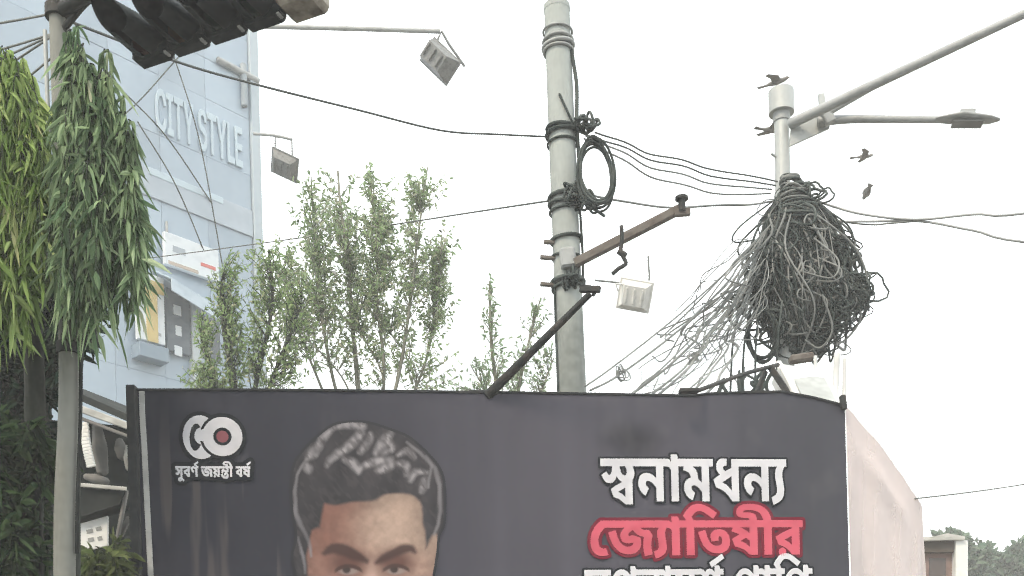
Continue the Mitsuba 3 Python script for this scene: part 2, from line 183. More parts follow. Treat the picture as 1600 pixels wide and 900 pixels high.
# ------------------------------------------------------------------ foliage
def leaves(base, d, L, W, r, cols, droop=.25, fold=.25):
    """Pointed leaves as 6-vertex blades, with a colour for each leaf."""
    n = len(base); d = d / np.linalg.norm(d, axis=1, keepdims=True); L = np.broadcast_to(L, (n,))[:, None]; W = np.broadcast_to(W, (n,))[:, None]
    s = np.cross(d, r.normal(size=(n, 3))); s /= np.linalg.norm(s, axis=1, keepdims=True); nn = np.cross(s, d)
    k = np.array([0, 0, -1.0]) * L
    P = lambda t, w, up: base + d * L * t + s * W * w + nn * W * up + k * droop * t * t
    v = np.stack([P(0, 0, 0), P(.3, -.5, fold), P(.3, .5, fold), P(.68, -.38, fold * .7), P(.68, .38, fold * .7), P(1, 0, 0), P(.45, 0, -.05)], 1)
    f = np.array([[0, 6, 1], [0, 2, 6], [1, 6, 3], [6, 2, 4], [3, 6, 5], [6, 4, 5]])
    fs = (np.arange(n)[:, None, None] * 7 + f).reshape(-1, 3)
    c = np.repeat(cols, 7, axis=0)
    return trimesh.Trimesh(v.reshape(-1, 3), fs, process=False), c
def leafcols(n, a, b, r, spread=.25):
    t = r.random((n, 1)); c = np.array(a) * (1 - t) + np.array(b) * t
    return np.clip(c * (1 + spread * r.normal(size=(n, 1))), .008, .5)
def near(pts, p):
    i = np.argmin(((pts - p) ** 2).sum(1) + np.where(pts[:, 2] > p[2], 3.0, 0)); return pts[i]
def bushy(parent, stems, rad, blobs, r, L, W, ca, cb, per=7, bark=M_BARKP, twig=.006, droop=.25, lean=(0, 0, .6), spread=.28):
    """stems: polylines (each becomes a limb part); blobs: (centre, radii, twigs) -> twigs that grow from the nearest stem, with leaves at their ends."""
    lines = [spline(s, 22) for s in stems]; allp = np.vstack(lines)
    for i, l in enumerate(lines): part(parent, 'trunk' if i == 0 else 'limb', tube(l, np.linspace(rad[i], max(rad[i] * .3, .006), len(l)), 7), bark, True)
    tw, B, D = [], [], []
    for c, rr, n in blobs:
        for _ in range(n):
            q = r.normal(size=3); q *= r.random() ** .4 / np.linalg.norm(q); tip = np.asarray(c) + q * np.asarray(rr)
            a = near(allp, tip + np.array([0, 0, -.25 * rr[2] - .15])); m = (a + tip) / 2 + r.normal(size=3) * .05 * np.linalg.norm(tip - a)
            l = spline([a, m, tip], 8); tw.append(tube(l, np.linspace(twig, twig * .4, len(l)), 4))
            ax = tip - a; ax /= np.linalg.norm(ax) + 1e-9
            for k in range(per):
                t = .45 + .55 * k / max(per - 1, 1) + r.normal() * .03; t = min(max(t, 0), 1)
                B.append(l[int(t * (len(l) - 1))]); D.append(ax * .5 + r.normal(size=3) * .7 + np.array(lean))
    B, D = np.array(B), np.array(D); n = len(B)
    m, c = leaves(B, D, L * (.65 + .6 * r.random(n)), W * (.7 + .5 * r.random(n)), r, leafcols(n, ca, cb, r, spread), droop)
    part(parent, 'twigs', cat(tw), bark); part(parent, 'crown', m, M_LEAF, color=c)
    labels[parent + '__twigs'] = {'kind': 'stuff'}; labels[parent + '__crown'] = {'kind': 'stuff'}
    return parent

# ------------------------------------------------------------------ the setting: ground, road, pavement
def slab(x0, x1, y0, y1, z0, z1): 
    m = trimesh.creation.box((x1 - x0, y1 - y0, z1 - z0)); m.apply_translation(((x0 + x1) / 2, (y0 + y1) / 2, (z0 + z1) / 2)); return m
struct('ground', slab(-400, 400, -300, 500, -.6, -.02), M_SOIL)
struct('road', slab(-60, 60, -14, 6.2, -.019, 0), M_ASPHALT)
struct('pavement', slab(-60, 60, 6.2, 15, -.019, .13), M_PAVE)

# ------------------------------------------------------------------ billboard
Yl, Yr = 8.8, 9.5
BL, BR = at(215, 607, Yl), at(1320, 632, Yr)
be = np.array([BR[0] - BL[0], BR[1] - BL[1], 0]); BW = np.linalg.norm(be); be /= BW; bn = np.array([be[1], -be[0], 0])     # bn faces the road
def bpix(u, v, out=0.0): return on(u, v, BL + bn * out, bn)
def bs(u, v):
    p = bpix(u, v); return float(np.dot(p - BL, be)), float(p[2])
def bpt(s, z, out): q = BL + be * s + bn * out; q[2] = z; return q
def sheet(poly, out, thick=.002):
    """A flat printed shape, from (s, z) on the face of the board."""
    ms = []
    for g in getattr(poly, 'geoms', [poly]):
        if g.is_empty or g.area < 1e-7: continue
        m = trimesh.creation.extrude_polygon(g, thick, engine='earcut'); v = m.vertices
        w = BL + np.outer(v[:, 0], be) + np.outer(out - thick + v[:, 2], bn); w[:, 2] = v[:, 1]
        ms.append(trimesh.Trimesh(w, m.faces, process=False))
    m = cat(ms); m.fix_normals(); return m
BX, BY, EX, EY = [float(x) for x in (BL[0], BL[1], be[0], be[1])]
def local(p): return (p.x - BX) * EX + (p.y - BY) * EY, p.z
DARK_SPOT = bs(990, 688)
def flexcolor(p, n, uv):
    s, z = local(p)
    base = mix((.026, .027, .041), (.070, .067, .087), smoothstep(.8, 3.8, s))  # base colour goes from darker at the left to lighter mid-board
    base = mix(base, (.052, .053, .068), smoothstep(4.3, 5.9, s))
    st = fbm(s * 5, z * .35, 3.0, 3) ; base = base * (0.86 + .28 * st)
    sx_, sz_ = DARK_SPOT
    base = base * (1 - .55 * smoothstep(.36, .05, dr.sqrt(dr.square((s - sx_) * .9) + dr.square((z - sz_) * 1.5)) + .12 * (fbm(s * 6, z * 6, 4.0, 2) - .5)))  # soft dark spot, darkest at its centre
    run = smoothstep(.56, .72, fbm(s * 9 + 4, z * .8, 7.0, 3)) * smoothstep(4.6, 3.6, z) * smoothstep(1.4, .5, dr.abs(s - .75))
    base = mix(base, (.12, .10, .095), run * .5)
    return mix(base, (.10, .097, .105), smoothstep(.66, .85, fbm(s * 3, z * 2, 1.0, 4)) * .25)
def flexbump(p, n, uv):
    s, z = local(p)
    return fbm(s * 1.3, z * .5, 2.0, 2) * 1.0 + fbm(s * 6, z * 1.2, 5.0, 2) * .06
scene['m_flex'] = dict(type='twosided', nested=dict(type='bumpmap', nested=dict(type='principled', base_color=proc(flexcolor), roughness=.5, specular=.16), arbitrary=proc(flexbump), scale=.05))
board = thing('billboard', 'dark charcoal billboard printed with a man\'s face and white and red lettering', 'billboard')
ZB = 1.3
top = [(213, 607), (420, 607), (620, 609), (900, 613), (1080, 616.5), (1110, 613), (1165, 611), (1222, 610), (1270, 619), (1320, 632)]
tp = [bs(*q) for q in top]
# the vinyl face: a gently rippled sheet with a real top edge
S = np.linspace(0, BW, 121); ZT = np.interp(S, [q[0] for q in tp], [q[1] for q in tp]); R = np.linspace(0, 1, 40)
def ripple(s, z): return .012 * (meshkit.fbm(np.stack([s * 1.1, z * .35, s * 0 + 2], -1), 3) - .5)
G = np.array([[bpt(s, ZB + (zt - ZB) * q, 0) + bn * ripple(np.array(s), np.array(ZB + (zt - ZB) * q)) for q in R] for s, zt in zip(S, ZT)])
def gridmesh(G, thick, away):
    a, b = G.shape[:2]; v = np.vstack([G.reshape(-1, 3), G.reshape(-1, 3) + np.asarray(away) * thick]); i, j = np.meshgrid(np.arange(a - 1), np.arange(b - 1), indexing='ij'); k = (i * b + j).ravel(); N = a * b
    f = np.vstack([np.stack([k, k + b, k + b + 1], 1), np.stack([k, k + b + 1, k + 1], 1)]); f = np.vstack([f, f[:, ::-1] + N])
    e = [np.arange(a) * b, np.arange(a) * b + b - 1, np.arange(b), np.arange(b) + (a - 1) * b]
    for q in e: f = np.vstack([f, np.stack([q[:-1], q[1:], q[1:] + N], 1), np.stack([q[:-1], q[1:] + N, q[:-1] + N], 1)])
    m = trimesh.Trimesh(v, f, process=False); return m
part(board, 'face', gridmesh(G, .006, -bn), 'm_flex', 40)
# timber and steel behind it
part(board, 'frame_post', beam(bpt(-.045, .1, -.02), bpt(-.045, tp[0][1] + .02, -.02), .075, .12), M_FRAME)
for s in (1.4, 2.9, 4.4): part(board, 'frame_post', beam(bpt(s, .1, -.12), bpt(s, 4.45, -.12), .08, .1), M_FRAME)
part(board, 'frame_post', beam(bpt(BW - .05, .1, -.12), bpt(BW - .05, ZT[-1] - .03, -.12), .07, .1), M_FRAME)
for a, b in zip(tp[:-1], tp[1:]): pass
part(board, 'top_rail', beam(bpt(0, tp[0][1] - .05, -.05), bpt(4.35, tp[4][1] - .06, -.05), .05, .05), M_DARKSTEEL)
part(board, 'bottom_rail', beam(bpt(0, ZB + .04, -.05), bpt(BW, ZB + .04, -.05), .05, .05), M_DARKSTEEL)
# pale bent edging strip
ed = [bs(u, v) for u, v in ((222, 612), (223, 650), (226, 700), (231, 800), (236, 900), (240, 1000), (243, 1060))]
EP = spline([bpt(s, z, .012) for s, z in ed], 36)
part(board, 'edging_strip', cat([beam(a, b, .012, .045, .002, up=be) for a, b in zip(EP[:-1], EP[1:])]), mat('edging', worn((.45, .45, .44), (.3, .3, .29), 6), .6))
part(board, 'hem', cat([beam(bpt(a[0], a[1] - .012, .008), bpt(b[0], b[1] - .012, .008), .01, .02, .002) for a, b in zip(tp[:-1], tp[1:])]), M_FRAME)

def word(key, u0, u1, vtop, vbase, vside=None):
    polys = []
    for g in GLYPHS[key]:
        rs = [[tuple(map(float, q.split())) for q in r.split(';')] for r in g]; polys.append(Polygon(rs[0], rs[1:]).buffer(0))
    g = unary_union(polys); x0, _, x1, _ = g.bounds; um = (u0 + u1) / 2
    s0, s1 = bs(u0, vtop)[0], bs(u1, vtop)[0]; zt, zb = bs(um, vtop)[1], bs(um, vbase)[1]
    sx, sy = (s1 - s0) / (x1 - x0), (zt - zb) / 629.0
    return affinity.affine_transform(g, [sx, 0, 0, sy, s0 - x0 * sx, zb])
M_PRW = mat('print_white', worn((.60, .60, .635), (.49, .49, .525), 4, .6), .6, 0, .2)
M_PRR = mat('print_red', worn((.56, .10, .145), (.45, .075, .11), 4, .6), .6, 0, .15)
M_PRG = mat('print_glow', (.010, .013, .018), .5, 0, .1)
M_PRD = mat('print_red_edge', (.15, .012, .028), .5, 0, .1)
PX = float(BW) / 1105
def lettering(name, g, m, glow, gm, label):
    k = part(board, name, sheet(g, .018), m, label=label)
    part(k, 'outline', sheet(g.buffer(glow * PX, 4).simplify(.002), .0145), gm)
lettering('headline', word('headline', 937, 1227, 717, 784), M_PRW, 3.4, M_PRG, 'white first line of lettering, স্বনামধন্য')
lettering('headline', word('red', 921, 1253, 813, 868), M_PRR, 5, M_PRD, 'red second line of lettering, জ্যোতিষীর')
lettering('headline', word('third', 912, 1268, 889, 940), M_PRW, 3.4, M_PRG, 'white third line of lettering, cut by the picture edge')
c0 = Point(*bs(348, 683)); zero = c0.buffer(29.5 * PX, 24).difference(c0.buffer(13.5 * PX, 16)); dot = c0.buffer(9 * PX, 16)
def ell(u, v, rx, ry, rot=0): return affinity.rotate(affinity.scale(Point(*bs(u, v)).buffer(PX, 24), rx, ry), rot)
five = ell(314, 684, 26, 33, 4).difference(ell(306.5, 684, 9, 20.5, -4).difference(ell(315, 682, 10, 12.5))).difference(c0.buffer(33.5 * PX)).union(Polygon([bs(313, 674), bs(322, 672), bs(321, 690), bs(314, 688)]).buffer(1.5 * PX))
k = part(board, 'emblem', sheet(unary_union([five, zero]), .018), M_PRW, label='white emblem of the Bengali number 50')
part(k, 'outline', sheet(unary_union([five, zero, c0.buffer(20 * PX)]).buffer(6 * PX), .0145), M_PRG)
part(k, 'red_dot', sheet(dot, .0165), mat('print_dot', (.2, .05, .065), .5))
lettering('caption', word('caption', 274, 393, 729, 746), M_PRW, 6, M_PRG, 'small white caption under the emblem')

# the printed portrait: one flat cut-out with its print as a material in the board's own coordinates
HX, HZ = bs(577, 800); HS = PX
def hp(u, v):      # metres on the board, from the head's centre, in units of the print (1 unit = one board pixel)
    s, z = bs(u, v); return (float((s - HX) / HS), float((z - HZ) / HS))
def crop(x, y): return hp(420 + x / 3.3333, 630 + y / 3.3333)
head_out = [(122, 905), (128, 800), (150, 700), (128, 560), (122, 430), (138, 325), (190, 245), (262, 175), (340, 120), (430, 104), (520, 110), (640, 148), (732, 188), (832, 278), (892, 360),
            (910, 460), (908, 620), (880, 690), (872, 780), (852, 900), (836, 1000), (770, 1140), (700, 1250), (600, 1330), (520, 1340), (420, 1280), (300, 1150), (225, 1010), (200, 905)]
head_out = [(240, 1010) if q == (225, 1010) else (195, 960) if q == (200, 905) else (150, 905) if q == (122, 905) else q for q in head_out]
head_poly = Polygon([crop(*q) for q in spline(head_out + head_out[:1], 116)]).buffer(0)
skin = [crop(*q) for q in spline(np.array([(292, 528), (350, 535), (440, 522), (530, 520), (575, 495), (620, 478), (690, 474), (755, 494), (792, 540), (806, 640), (815, 760), (835, 720), (872, 690), (880, 780), (850, 900), (836, 1000), (770, 1150), (600, 1350), (420, 1290), (250, 1050), (205, 880), (208, 760), (228, 670), (272, 650), (282, 590), (292, 528)], float), 52)[:-1]]
def sd_poly(x, y, pts):
    d = mi.Float(1e9); sgn = mi.Float(1.0); n = len(pts)
    for i in range(n):
        (ax, ay), (bx, by) = pts[i], pts[i - 1]
        ex, ey = bx - ax, by - ay; wx, wy = x - ax, y - ay
        t = dr.clip((wx * ex + wy * ey) / (ex * ex + ey * ey), 0, 1); d = dr.minimum(d, dr.square(wx - ex * t) + dr.square(wy - ey * t))
        c1, c2, c3 = y >= ay, y < by, (ex * wy) > (ey * wx)
        sgn = dr.select((c1 & c2 & c3) | (~c1 & ~c2 & ~c3), -sgn, sgn)
    return sgn * dr.sqrt(d)
def sd_line(x, y, pts, r0=0.0):
    d = mi.Float(1e9); n = len(pts) - 1
    for k_ in range(n):
        (ax, ay), (bx, by) = pts[k_], pts[k_ + 1]; ra, rb = (r0 * math.sin(math.pi * (.12 + .76 * q_ / n)) for q_ in (k_, k_ + 1))
        ex, ey = bx - ax, by - ay; wx, wy = x - ax, y - ay
        t = dr.clip((wx * ex + wy * ey) / (ex * ex + ey * ey), 0, 1); d = dr.minimum(d, dr.sqrt(dr.square(wx - ex * t) + dr.square(wy - ey * t)) - ra - (rb - ra) * t)
    return d
C = lambda *q: [crop(*a) for a in q]
CS = lambda *q: [tuple(map(float, a)) for a in spline([crop(*w_) for w_ in q], 9)]
STRANDS = [(CS((305, 325), (352, 265), (440, 215), (478, 160), (480, 130)), 4.5), (CS((395, 292), (440, 320), (468, 362)), 5), (CS((468, 345), (555, 308), (632, 288)), 4.5), (CS((475, 262), (518, 205), (528, 165)), 3.5),
           (CS((555, 262), (598, 205), (640, 155)), 4.5), (CS((570, 358), (622, 330), (640, 290)), 5), (CS((595, 262), (640, 235), (622, 190)), 3), (CS((670, 318), (712, 328), (722, 372)), 4.5), (CS((676, 272), (722, 250), (756, 285)), 3),
           (CS((738, 405), (770, 362), (822, 365)), 3.2), (CS((792, 460), (818, 400)), 3.5), (CS((205, 285), (262, 225)), 6), (CS((210, 360), (195, 320)), 3), (CS((340, 130), (430, 118), (500, 124)), 4), (CS((250, 215), (330, 140)), 3)]
RIM = [(C((195, 290), (148, 380), (138, 480), (142, 570), (165, 640), (208, 720), (225, 800)), 3.0), (C((720, 205), (790, 265), (868, 345), (890, 430), (892, 560), (880, 640), (862, 690)), 3.0), (C((150, 700), (182, 800), (190, 890)), 2.0), (C((820, 280), (850, 330), (830, 440)), 2.0)]
BROWS = [([crop(*q) for q in spline([(288, 785), (335, 756), (400, 768), (450, 795), (508, 822)], 12)], 8.5), ([crop(*q) for q in spline([(562, 828), (620, 802), (690, 764), (735, 758), (762, 778)], 12)], 6.5)]
EYES = [crop(415, 860), crop(662, 858)]
def portrait(p, n, uv):
    s, z = local(p); x, y = (s - HX) / HS, (z - HZ) / HS
    wx, wy = (noise(x * .06, y * .06, 1.0) - .5) * 8, (noise(x * .06, y * .06, 4.0) - .5) * 8
    col = mix((.022, .022, .027), (.052, .048, .056), fbm(x * .05, y * .03, 2.0, 3))
    for pts, w in STRANDS:
        d = sd_line(x + wx * .5, y + wy * .5, pts, w * 1.1); col = mix(col, (.31, .295, .315), smoothstep(6.0, -4.0, d) * (.35 + .75 * noise(x * .16 + y * .06, y * .1 - x * .05, 5.0)))
    col = mix(col, (.06, .054, .06), smoothstep(.45, .8, fbm(x * .16 + y * .12, y * .07 - x * .04, 8.0, 2)) * .6)
    sk = smoothstep(4.5, -3.0, sd_poly(x + wx * .5, y + wy * .4, skin))
    lit = smoothstep(crop(300, 0)[0], crop(600, 0)[0], x)
    tone = mix((.215, .108, .085), (.41, .295, .24), lit)
    tone = mix(tone, (.30, .15, .12), smoothstep(26, 4, dr.abs(sd_poly(x, y, skin))) * (1 - lit) * .7)
    tone = mix(tone, (.34, .2, .165), smoothstep(crop(0, 700)[1], crop(0, 860)[1], y) * .45)
    tone = mix(tone, tone * .55, smoothstep(30, 2, -sd_poly(x, y, skin)) * .6)
    tone = tone * (.78 + .44 * fbm(x * .11, y * .11, 6.0, 4))
    nose = sd_line(x, y, C((530, 850), (532, 900), (528, 1020))); tone = mix(tone, (.52, .36, .31), smoothstep(16, 2, nose) * .6)
    for ex, ey in EYES:
        d = dr.sqrt(dr.square((x - ex) / 30) + dr.square((y - ey - 8) / 22)); tone = mix(tone, (.11, .05, .042), smoothstep(1.6, .3, d) * .95)
        d = dr.sqrt(dr.square((x - ex) / 17) + dr.square((y - ey + 5) / 6.5)); tone = mix(tone, (.30, .24, .225), smoothstep(1.2, .5, d) * .75)
        d = dr.sqrt(dr.square(x - ex + 3) + dr.square(y - ey + 2)); tone = mix(tone, (.045, .03, .028), smoothstep(8.5, 4.0, d))
        lid = dr.abs(y - ey - 3 + dr.square((x - ex) / 15) * 4); tone = mix(tone, (.06, .033, .03), smoothstep(5, 1, lid) * smoothstep(24, 17, dr.abs(x - ex)) * .9)
    for pts, w in BROWS: tone = mix(tone, (.06, .032, .03), smoothstep(4.5, -3.5, sd_line(x + wx * .4, y + wy * .4, pts, w)) * .95)
    m = sd_line(x, y, C((440, 1160), (530, 1150), (630, 1160))); tone = mix(tone, (.3, .1, .09), smoothstep(9, 3, m))
    ns = dr.sqrt(dr.square((x - crop(530, 1050)[0]) / 22) + dr.square((y - crop(530, 1050)[1]) / 8)); tone = mix(tone, (.26, .12, .1), smoothstep(1.2, .5, ns) * .7)
    col = mix(col, tone, sk)
    for pts, w in RIM:
        d = sd_line(x + wx * .3, y + wy * .3, pts, w * .8); col = mix(col, (.24, .23, .25), smoothstep(3.2, -1.8, d) * (.35 + .5 * noise(x * .05, y * .05, 9.0)))
    return col
scene['m_portrait'] = dict(type='twosided', nested=dict(type='principled', base_color=proc(portrait), roughness=.6, specular=.12))
head_sz = affinity.affine_transform(head_poly, [HS, 0, 0, HS, HX, HZ])
k = part(board, 'portrait', sheet(head_sz, .018), 'm_portrait', label="man's face with dark swept hair, cut off below the eyes")
part(k, 'outline', sheet(head_sz.buffer(4 * PX), .0145), mat('portrait_edge', (.028, .029, .036), .5, 0, .1))

# pink cloth that closes the right side of the board
N1, N2 = 44, 40; tops = spline([bpix(1321, 634), at(1352, 668, 9.75), at(1390, 716, 10.1), at(1418, 758, 10.4), at(1436, 783, 10.6), at(1440, 800, 10.68)], N1 - 1)
tl = np.linspace(0, 1, len(tops)); CG = []
for t, q in zip(tl, tops):
    col = []
    bot = np.array([BR[0] + .02 + 1.12 * t, BR[1] + 1.35 * t, 1.2])
    for w in np.linspace(0, 1, N2):
        p = q * (1 - w) + bot * w; p[0] += .04 * math.sin(w * 2.2) * t
        f = .03 * (meshkit.fbm(np.array([t * 6.5 + w * .8, w * .9, 3.0]), 3) - .5) + .016 * math.sin(t * 26 + 2.2 * w) * min(1, w * 3 + .15) * (.3 + .7 * t)
        if t > 0.02: p += np.array([.8, -.6, 0]) * f
        dg = (1 - w); p += np.array([.8, -.6, 0]) * .028 * math.exp(-((w - .10 - .05 * t) / .035) ** 2) * math.sin(min(t * 1.5, 1) * math.pi)
        col.append(p)
    CG.append(col)
solo('cloth_screen', gridmesh(np.array(CG), .008, (.75, .66, 0)), M_PINK, 'pale pink cloth stretched down from the right corner of the billboard', 'cloth', smooth=True)

# ------------------------------------------------------------------ traffic light on its mast
Z0 = at(213, 104, 6.44); Z1 = at(504, 19, 5.93); Z1[2] = Z0[2]
ta = Z1 - Z0; TL = np.linalg.norm(ta); ta /= TL; tf = np.array([ta[1], -ta[0], 0])      # tf: towards the traffic (the camera)
tf = tf if tf[1] < 0 else -tf
light = thing('traffic_light', 'black horizontal traffic light seen from below, its hooded lamps side by side', 'traffic light')
n_l, pitch = 4, (TL - .26) / 4
for i in range(n_l):
    c = Z0 + ta * (pitch * (i + .5)) + np.array([0, 0, .09])
    h = part(light, 'housing', placed(rbox(pitch - .004, .13, .19, .03), c, ta), M_SIGNAL)
    # cut-away hood: a tunnel that is long on top and short underneath
    na, nl, R0 = 34, 10, pitch * .48; vs = []
    for r_ in (R0, R0 - .008):
        for a in np.linspace(-.93 * math.pi, .93 * math.pi, na):
            ln = .24 + .20 * (.5 + .5 * math.cos(a)) ** 1.5
            for q in np.linspace(0, 1, nl):
                rr = r_ * (1 - .42 * (q * ln / .44) ** 1.2)
                vs.append(c + tf * (.05 + ln * q) + ta * (rr * math.sin(a)) + np.array([0, 0, .72 * rr * math.cos(a) - .035 * q * ln / .4]))
    G2 = np.array(vs).reshape(2, na, nl, 3); N = na * nl; i_, j_ = np.meshgrid(np.arange(na - 1), np.arange(nl - 1), indexing='ij'); kk = (i_ * nl + j_).ravel()
    f = np.vstack([np.stack([kk, kk + nl, kk + nl + 1], 1), np.stack([kk, kk + nl + 1, kk + 1], 1)]); f = np.vstack([f, f[:, ::-1] + N])
    for q in (np.arange(na) * nl + nl - 1, np.arange(nl), np.arange(nl) + (na - 1) * nl): f = np.vstack([f, np.stack([q[:-1], q[1:], q[1:] + N], 1), np.stack([q[:-1], q[1:] + N, q[:-1] + N], 1)])
    part(light, 'visor', trimesh.Trimesh(G2.reshape(-1, 3), f, process=False), M_SIGNAL, 40)
    cyl = trimesh.creation.cylinder(R0 * .66, .03, sections=28); part(light, 'lens', placed(cyl, c + tf * .07, ta, tf), 'm_lens_' + ('red', 'amber', 'green', 'green')[i], 40)
    part(light, 'latch', placed(rbox(.02, .05, .012, .004), c + ta * pitch * .48 + tf * .03 - np.array([0, 0, .1]), ta), M_ARM)
c = Z0 + ta * (TL - .13) + np.array([0, 0, .12]); part(light, 'end_box', placed(rbox(.25, .22, .24, .03), c, ta), M_BEIGE, label='worn beige box on the right end of the traffic light')
mast = thing('signal_mast', 'grey concrete mast at the left that carries the traffic light on a dark arm', 'mast')
PM = Z0 - ta * .82; mb = np.array([PM[0], PM[1], .1]); ztop = at(92, -40, PM[1])[2]
px = at(107, 545, PM[1]); lo = at(101, 890, PM[1])
mpts = [np.array([lo[0], PM[1], .1]), np.array([lo[0], PM[1], lo[2]]), np.array([px[0], PM[1], px[2]]), np.array([at(90, 60, PM[1])[0], PM[1], ztop])]
part(mast, 'shaft', tube(spline(mpts, 30), np.linspace(.076, .05, 31), 18), M_CONCRETE2, 60)
mp = spline(mpts, 60)
def mast_at(v): z = at(100, v, PM[1])[2]; return mp[np.argmin(abs(mp[:, 2] - z))]
a0 = mast_at(10); arm_end = Z0 + ta * (TL * .9) + np.array([0, 0, .62])
part(mast, 'arm', tube(spline([a0, Z0 - ta * .35 + np.array([0, 0, .55]), Z0 + ta * .2 + np.array([0, 0, .62]), arm_end], 24), .042, 12), M_DARKSTEEL, True)
for q in (.25, .75): part(mast, 'hanger', beam(Z0 + ta * TL * q + np.array([0, 0, .3]), Z0 + ta * TL * q + np.array([0, 0, .62]), .05, .02), M_DARKSTEEL)
part(mast, 'brace', tube(spline([mast_at(40) + np.array([.02, 0, -.0]), a0 + ta * .25 + np.array([0, 0, .0]), Z0 - ta * .22 + np.array([0, 0, .5])], 14), .022, 8), M_DARKSTEEL, True)
part(mast, 'loose_cable', tube(spline([Z0 - ta * .3 + [0, 0, .48], Z0 - ta * .1 + [0, 0, .30], Z0 + ta * .03 + [0, 0, .26]], 14), .014, 6), M_BLACK, True)
for v in (15, 330, 545): part(mast, 'clamp', placed(trimesh.creation.cylinder(.075, .07, sections=20), mast_at(v)), M_DARKSTEEL, 40)
part(mast, 'conduit', tube(np.array([mast_at(v) + [-.075, -.02, 0] for v in np.linspace(45, 400, 12)]), .014, 8), M_GALV, True)
part(mast, 'conduit', tube(np.array([mast_at(v) + [.085, -.015, 0] for v in np.linspace(520, 860, 12)]), .012, 8), M_BLACK, True)
part(mast, 'control_box', placed(rbox(.13, .14, .34, .012), mast_at(490) + [.13, -.03, 0], (1, .2, 0)), M_TARP)

# ------------------------------------------------------------------ concrete utility pole in the middle
YP = 11.0
pole = thing('utility_pole', 'pale grey concrete utility pole rising behind the middle of the billboard', 'pole')
pb, pt = at(894, 610, YP), at(870, 14, YP); pd = (pt - pb) / (pt[2] - pb[2])
def pp(v): z = at(882, v, YP)[2]; return pb + pd * (z - pb[2])
foot = pb + pd * (.0 - pb[2]); R1 = .150
hs = np.linspace(0, 1, 40); ctr = foot + (pt - foot) * hs[:, None]
part(pole, 'shaft', tube(ctr, np.linspace(.165, .133, 40), 24), M_CONCRETE, 60)
part(pole, 'cap', placed(trimesh.creation.cylinder(.137, .05, sections=24), pt + pd * .0, (1, 0, 0), pd), M_CONCRETE, 40)
for v, r_, t_ in ((51, .15, .012), (66, .152, .016), (74, .158, .02), (82, .152, .014), (203, .152, .02), (211, .158, .02), (226, .152, .012), (311, .158, .022), (322, .16, .02), (331, .157, .014), (376, .158, .018), (404, .158, .012), (443, .163, .026), (452, .16, .016)):
    part(pole, 'wire_band', ring(pp(v), r_, t_, pd + np.array([.08 * math.sin(v), .05 * math.cos(v * 2), 0]), wob=.015), M_CABLE if v > 90 else M_ARM, True)
part(pole, 'riser_cable', tube(spline([pp(84) + [.13, -.06, 0], pp(130) + [.165, -.07, 0], pp(150) + [.17, -.06, 0], pp(205) + [.155, -.07, 0], pp(260) + [.165, -.06, 0], pp(320) + [.17, -.08, 0]], 30), .02, 7), M_CABLE, True)
part(pole, 'riser_cable', tube(spline([pp(160) + [-.02, -.15, 0], pp(185) + [.05, -.15, 0], pp(212) + [.14, -.1, 0]], 18), .012, 6), M_CABLE, True)
part(pole, 'riser_cable', tube(spline([pp(330) + [.15, -.08, 0], pp(400) + [.16, -.07, 0], pp(455) + [.15, -.09, 0]], 20), .014, 6), M_CABLE, True)
part(pole, 'riser_cable', tube(spline([pp(440) + [-.14, -.08, 0], pp(520) + [-.15, -.06, 0], pp(640) + [-.15, -.06, 0]], 20), .012, 6), M_CABLE, True)
def lump(c, r, n, rr, m_, seed, sq=(1, 1, 1)):
    q = np.random.default_rng(seed); ms = []
    for _ in range(n):
        ax = q.normal(size=3); ms.append(ring(np.asarray(c) + q.normal(size=3) * r * .25 * np.array(sq), r * (.5 + .5 * q.random()), rr, ax / np.linalg.norm(ax), .4 + .5 * q.random(), 16, 5, .1))
    return cat(ms)
part(pole, 'cable_knot', lump(pp(208) + [.27, -.12, .02], .1, 12, .014, M_CABLE, 2, (2, 1, .6)), M_CABLE, True)
part(pole, 'cable_knot', lump(pp(315) + [.08, -.16, 0], .11, 12, .014, M_CABLE, 3), M_CABLE, True)
part(pole, 'cable_knot', lump(pp(446) + [.02, -.15, 0], .1, 9, .014, M_CABLE, 4, (1.6, 1, .7)), M_CABLE, True)
part(pole, 'clamp', placed(rbox(.16, .16, .2, .02), pp(415) + [.0, -.14, 0], (1, 0, .1)), M_ARM)
for u, v in ((858, 378), (852, 402), (852, 444)): part(pole, 'step_bolt', beam(at(u - 8, v, YP - .05), pp(v + 6) + [0, -.05, 0], .045, .035), M_RUST)
ac, ae = pp(425) + np.array([.06, -.19, 0]), at(1064, 326, YP - .35)
ba = part(pole, 'bracket_arm', beam(ac, ae, .075, .085, .01), M_RUST, label='rusty bracket arm slanting up to the right')
part(ba, 'end_plate', placed(rbox(.16, .05, .075, .01), at(1066, 332, YP - .38), (1, 0, .05)), M_RUST)
part(ba, 'insulator', cat(tube(np.array([at(1066, 330, YP - .4), at(1065, 310, YP - .4)]), .035, 10), placed(trimesh.creation.cylinder(.065, .025, sections=14), at(1065, 310, YP - .4))), M_DARKSTEEL, 40)
part(ba, 'hook', cat(tube(spline([at(971, 353, YP - .42), at(972, 372, YP - .42), at(970, 392, YP - .42), at(974, 402, YP - .42), at(978, 412, YP - .42), at(966, 420, YP - .42), at(957, 428, YP - .42)], 28), .02, 7), tube(np.array([at(966, 392, YP - .42), at(978, 400, YP - .42)]), .03, 6)), M_DARKSTEEL, True)
part(ba, 'gusset', prism([pp(412) + [.1, -.17, 0], pp(436) + [.08, -.17, 0], at(915, 398, YP - .2), at(912, 408, YP - .2)], .03), M_RUST)
cc = at(931, 274, YP - .25); cx = []
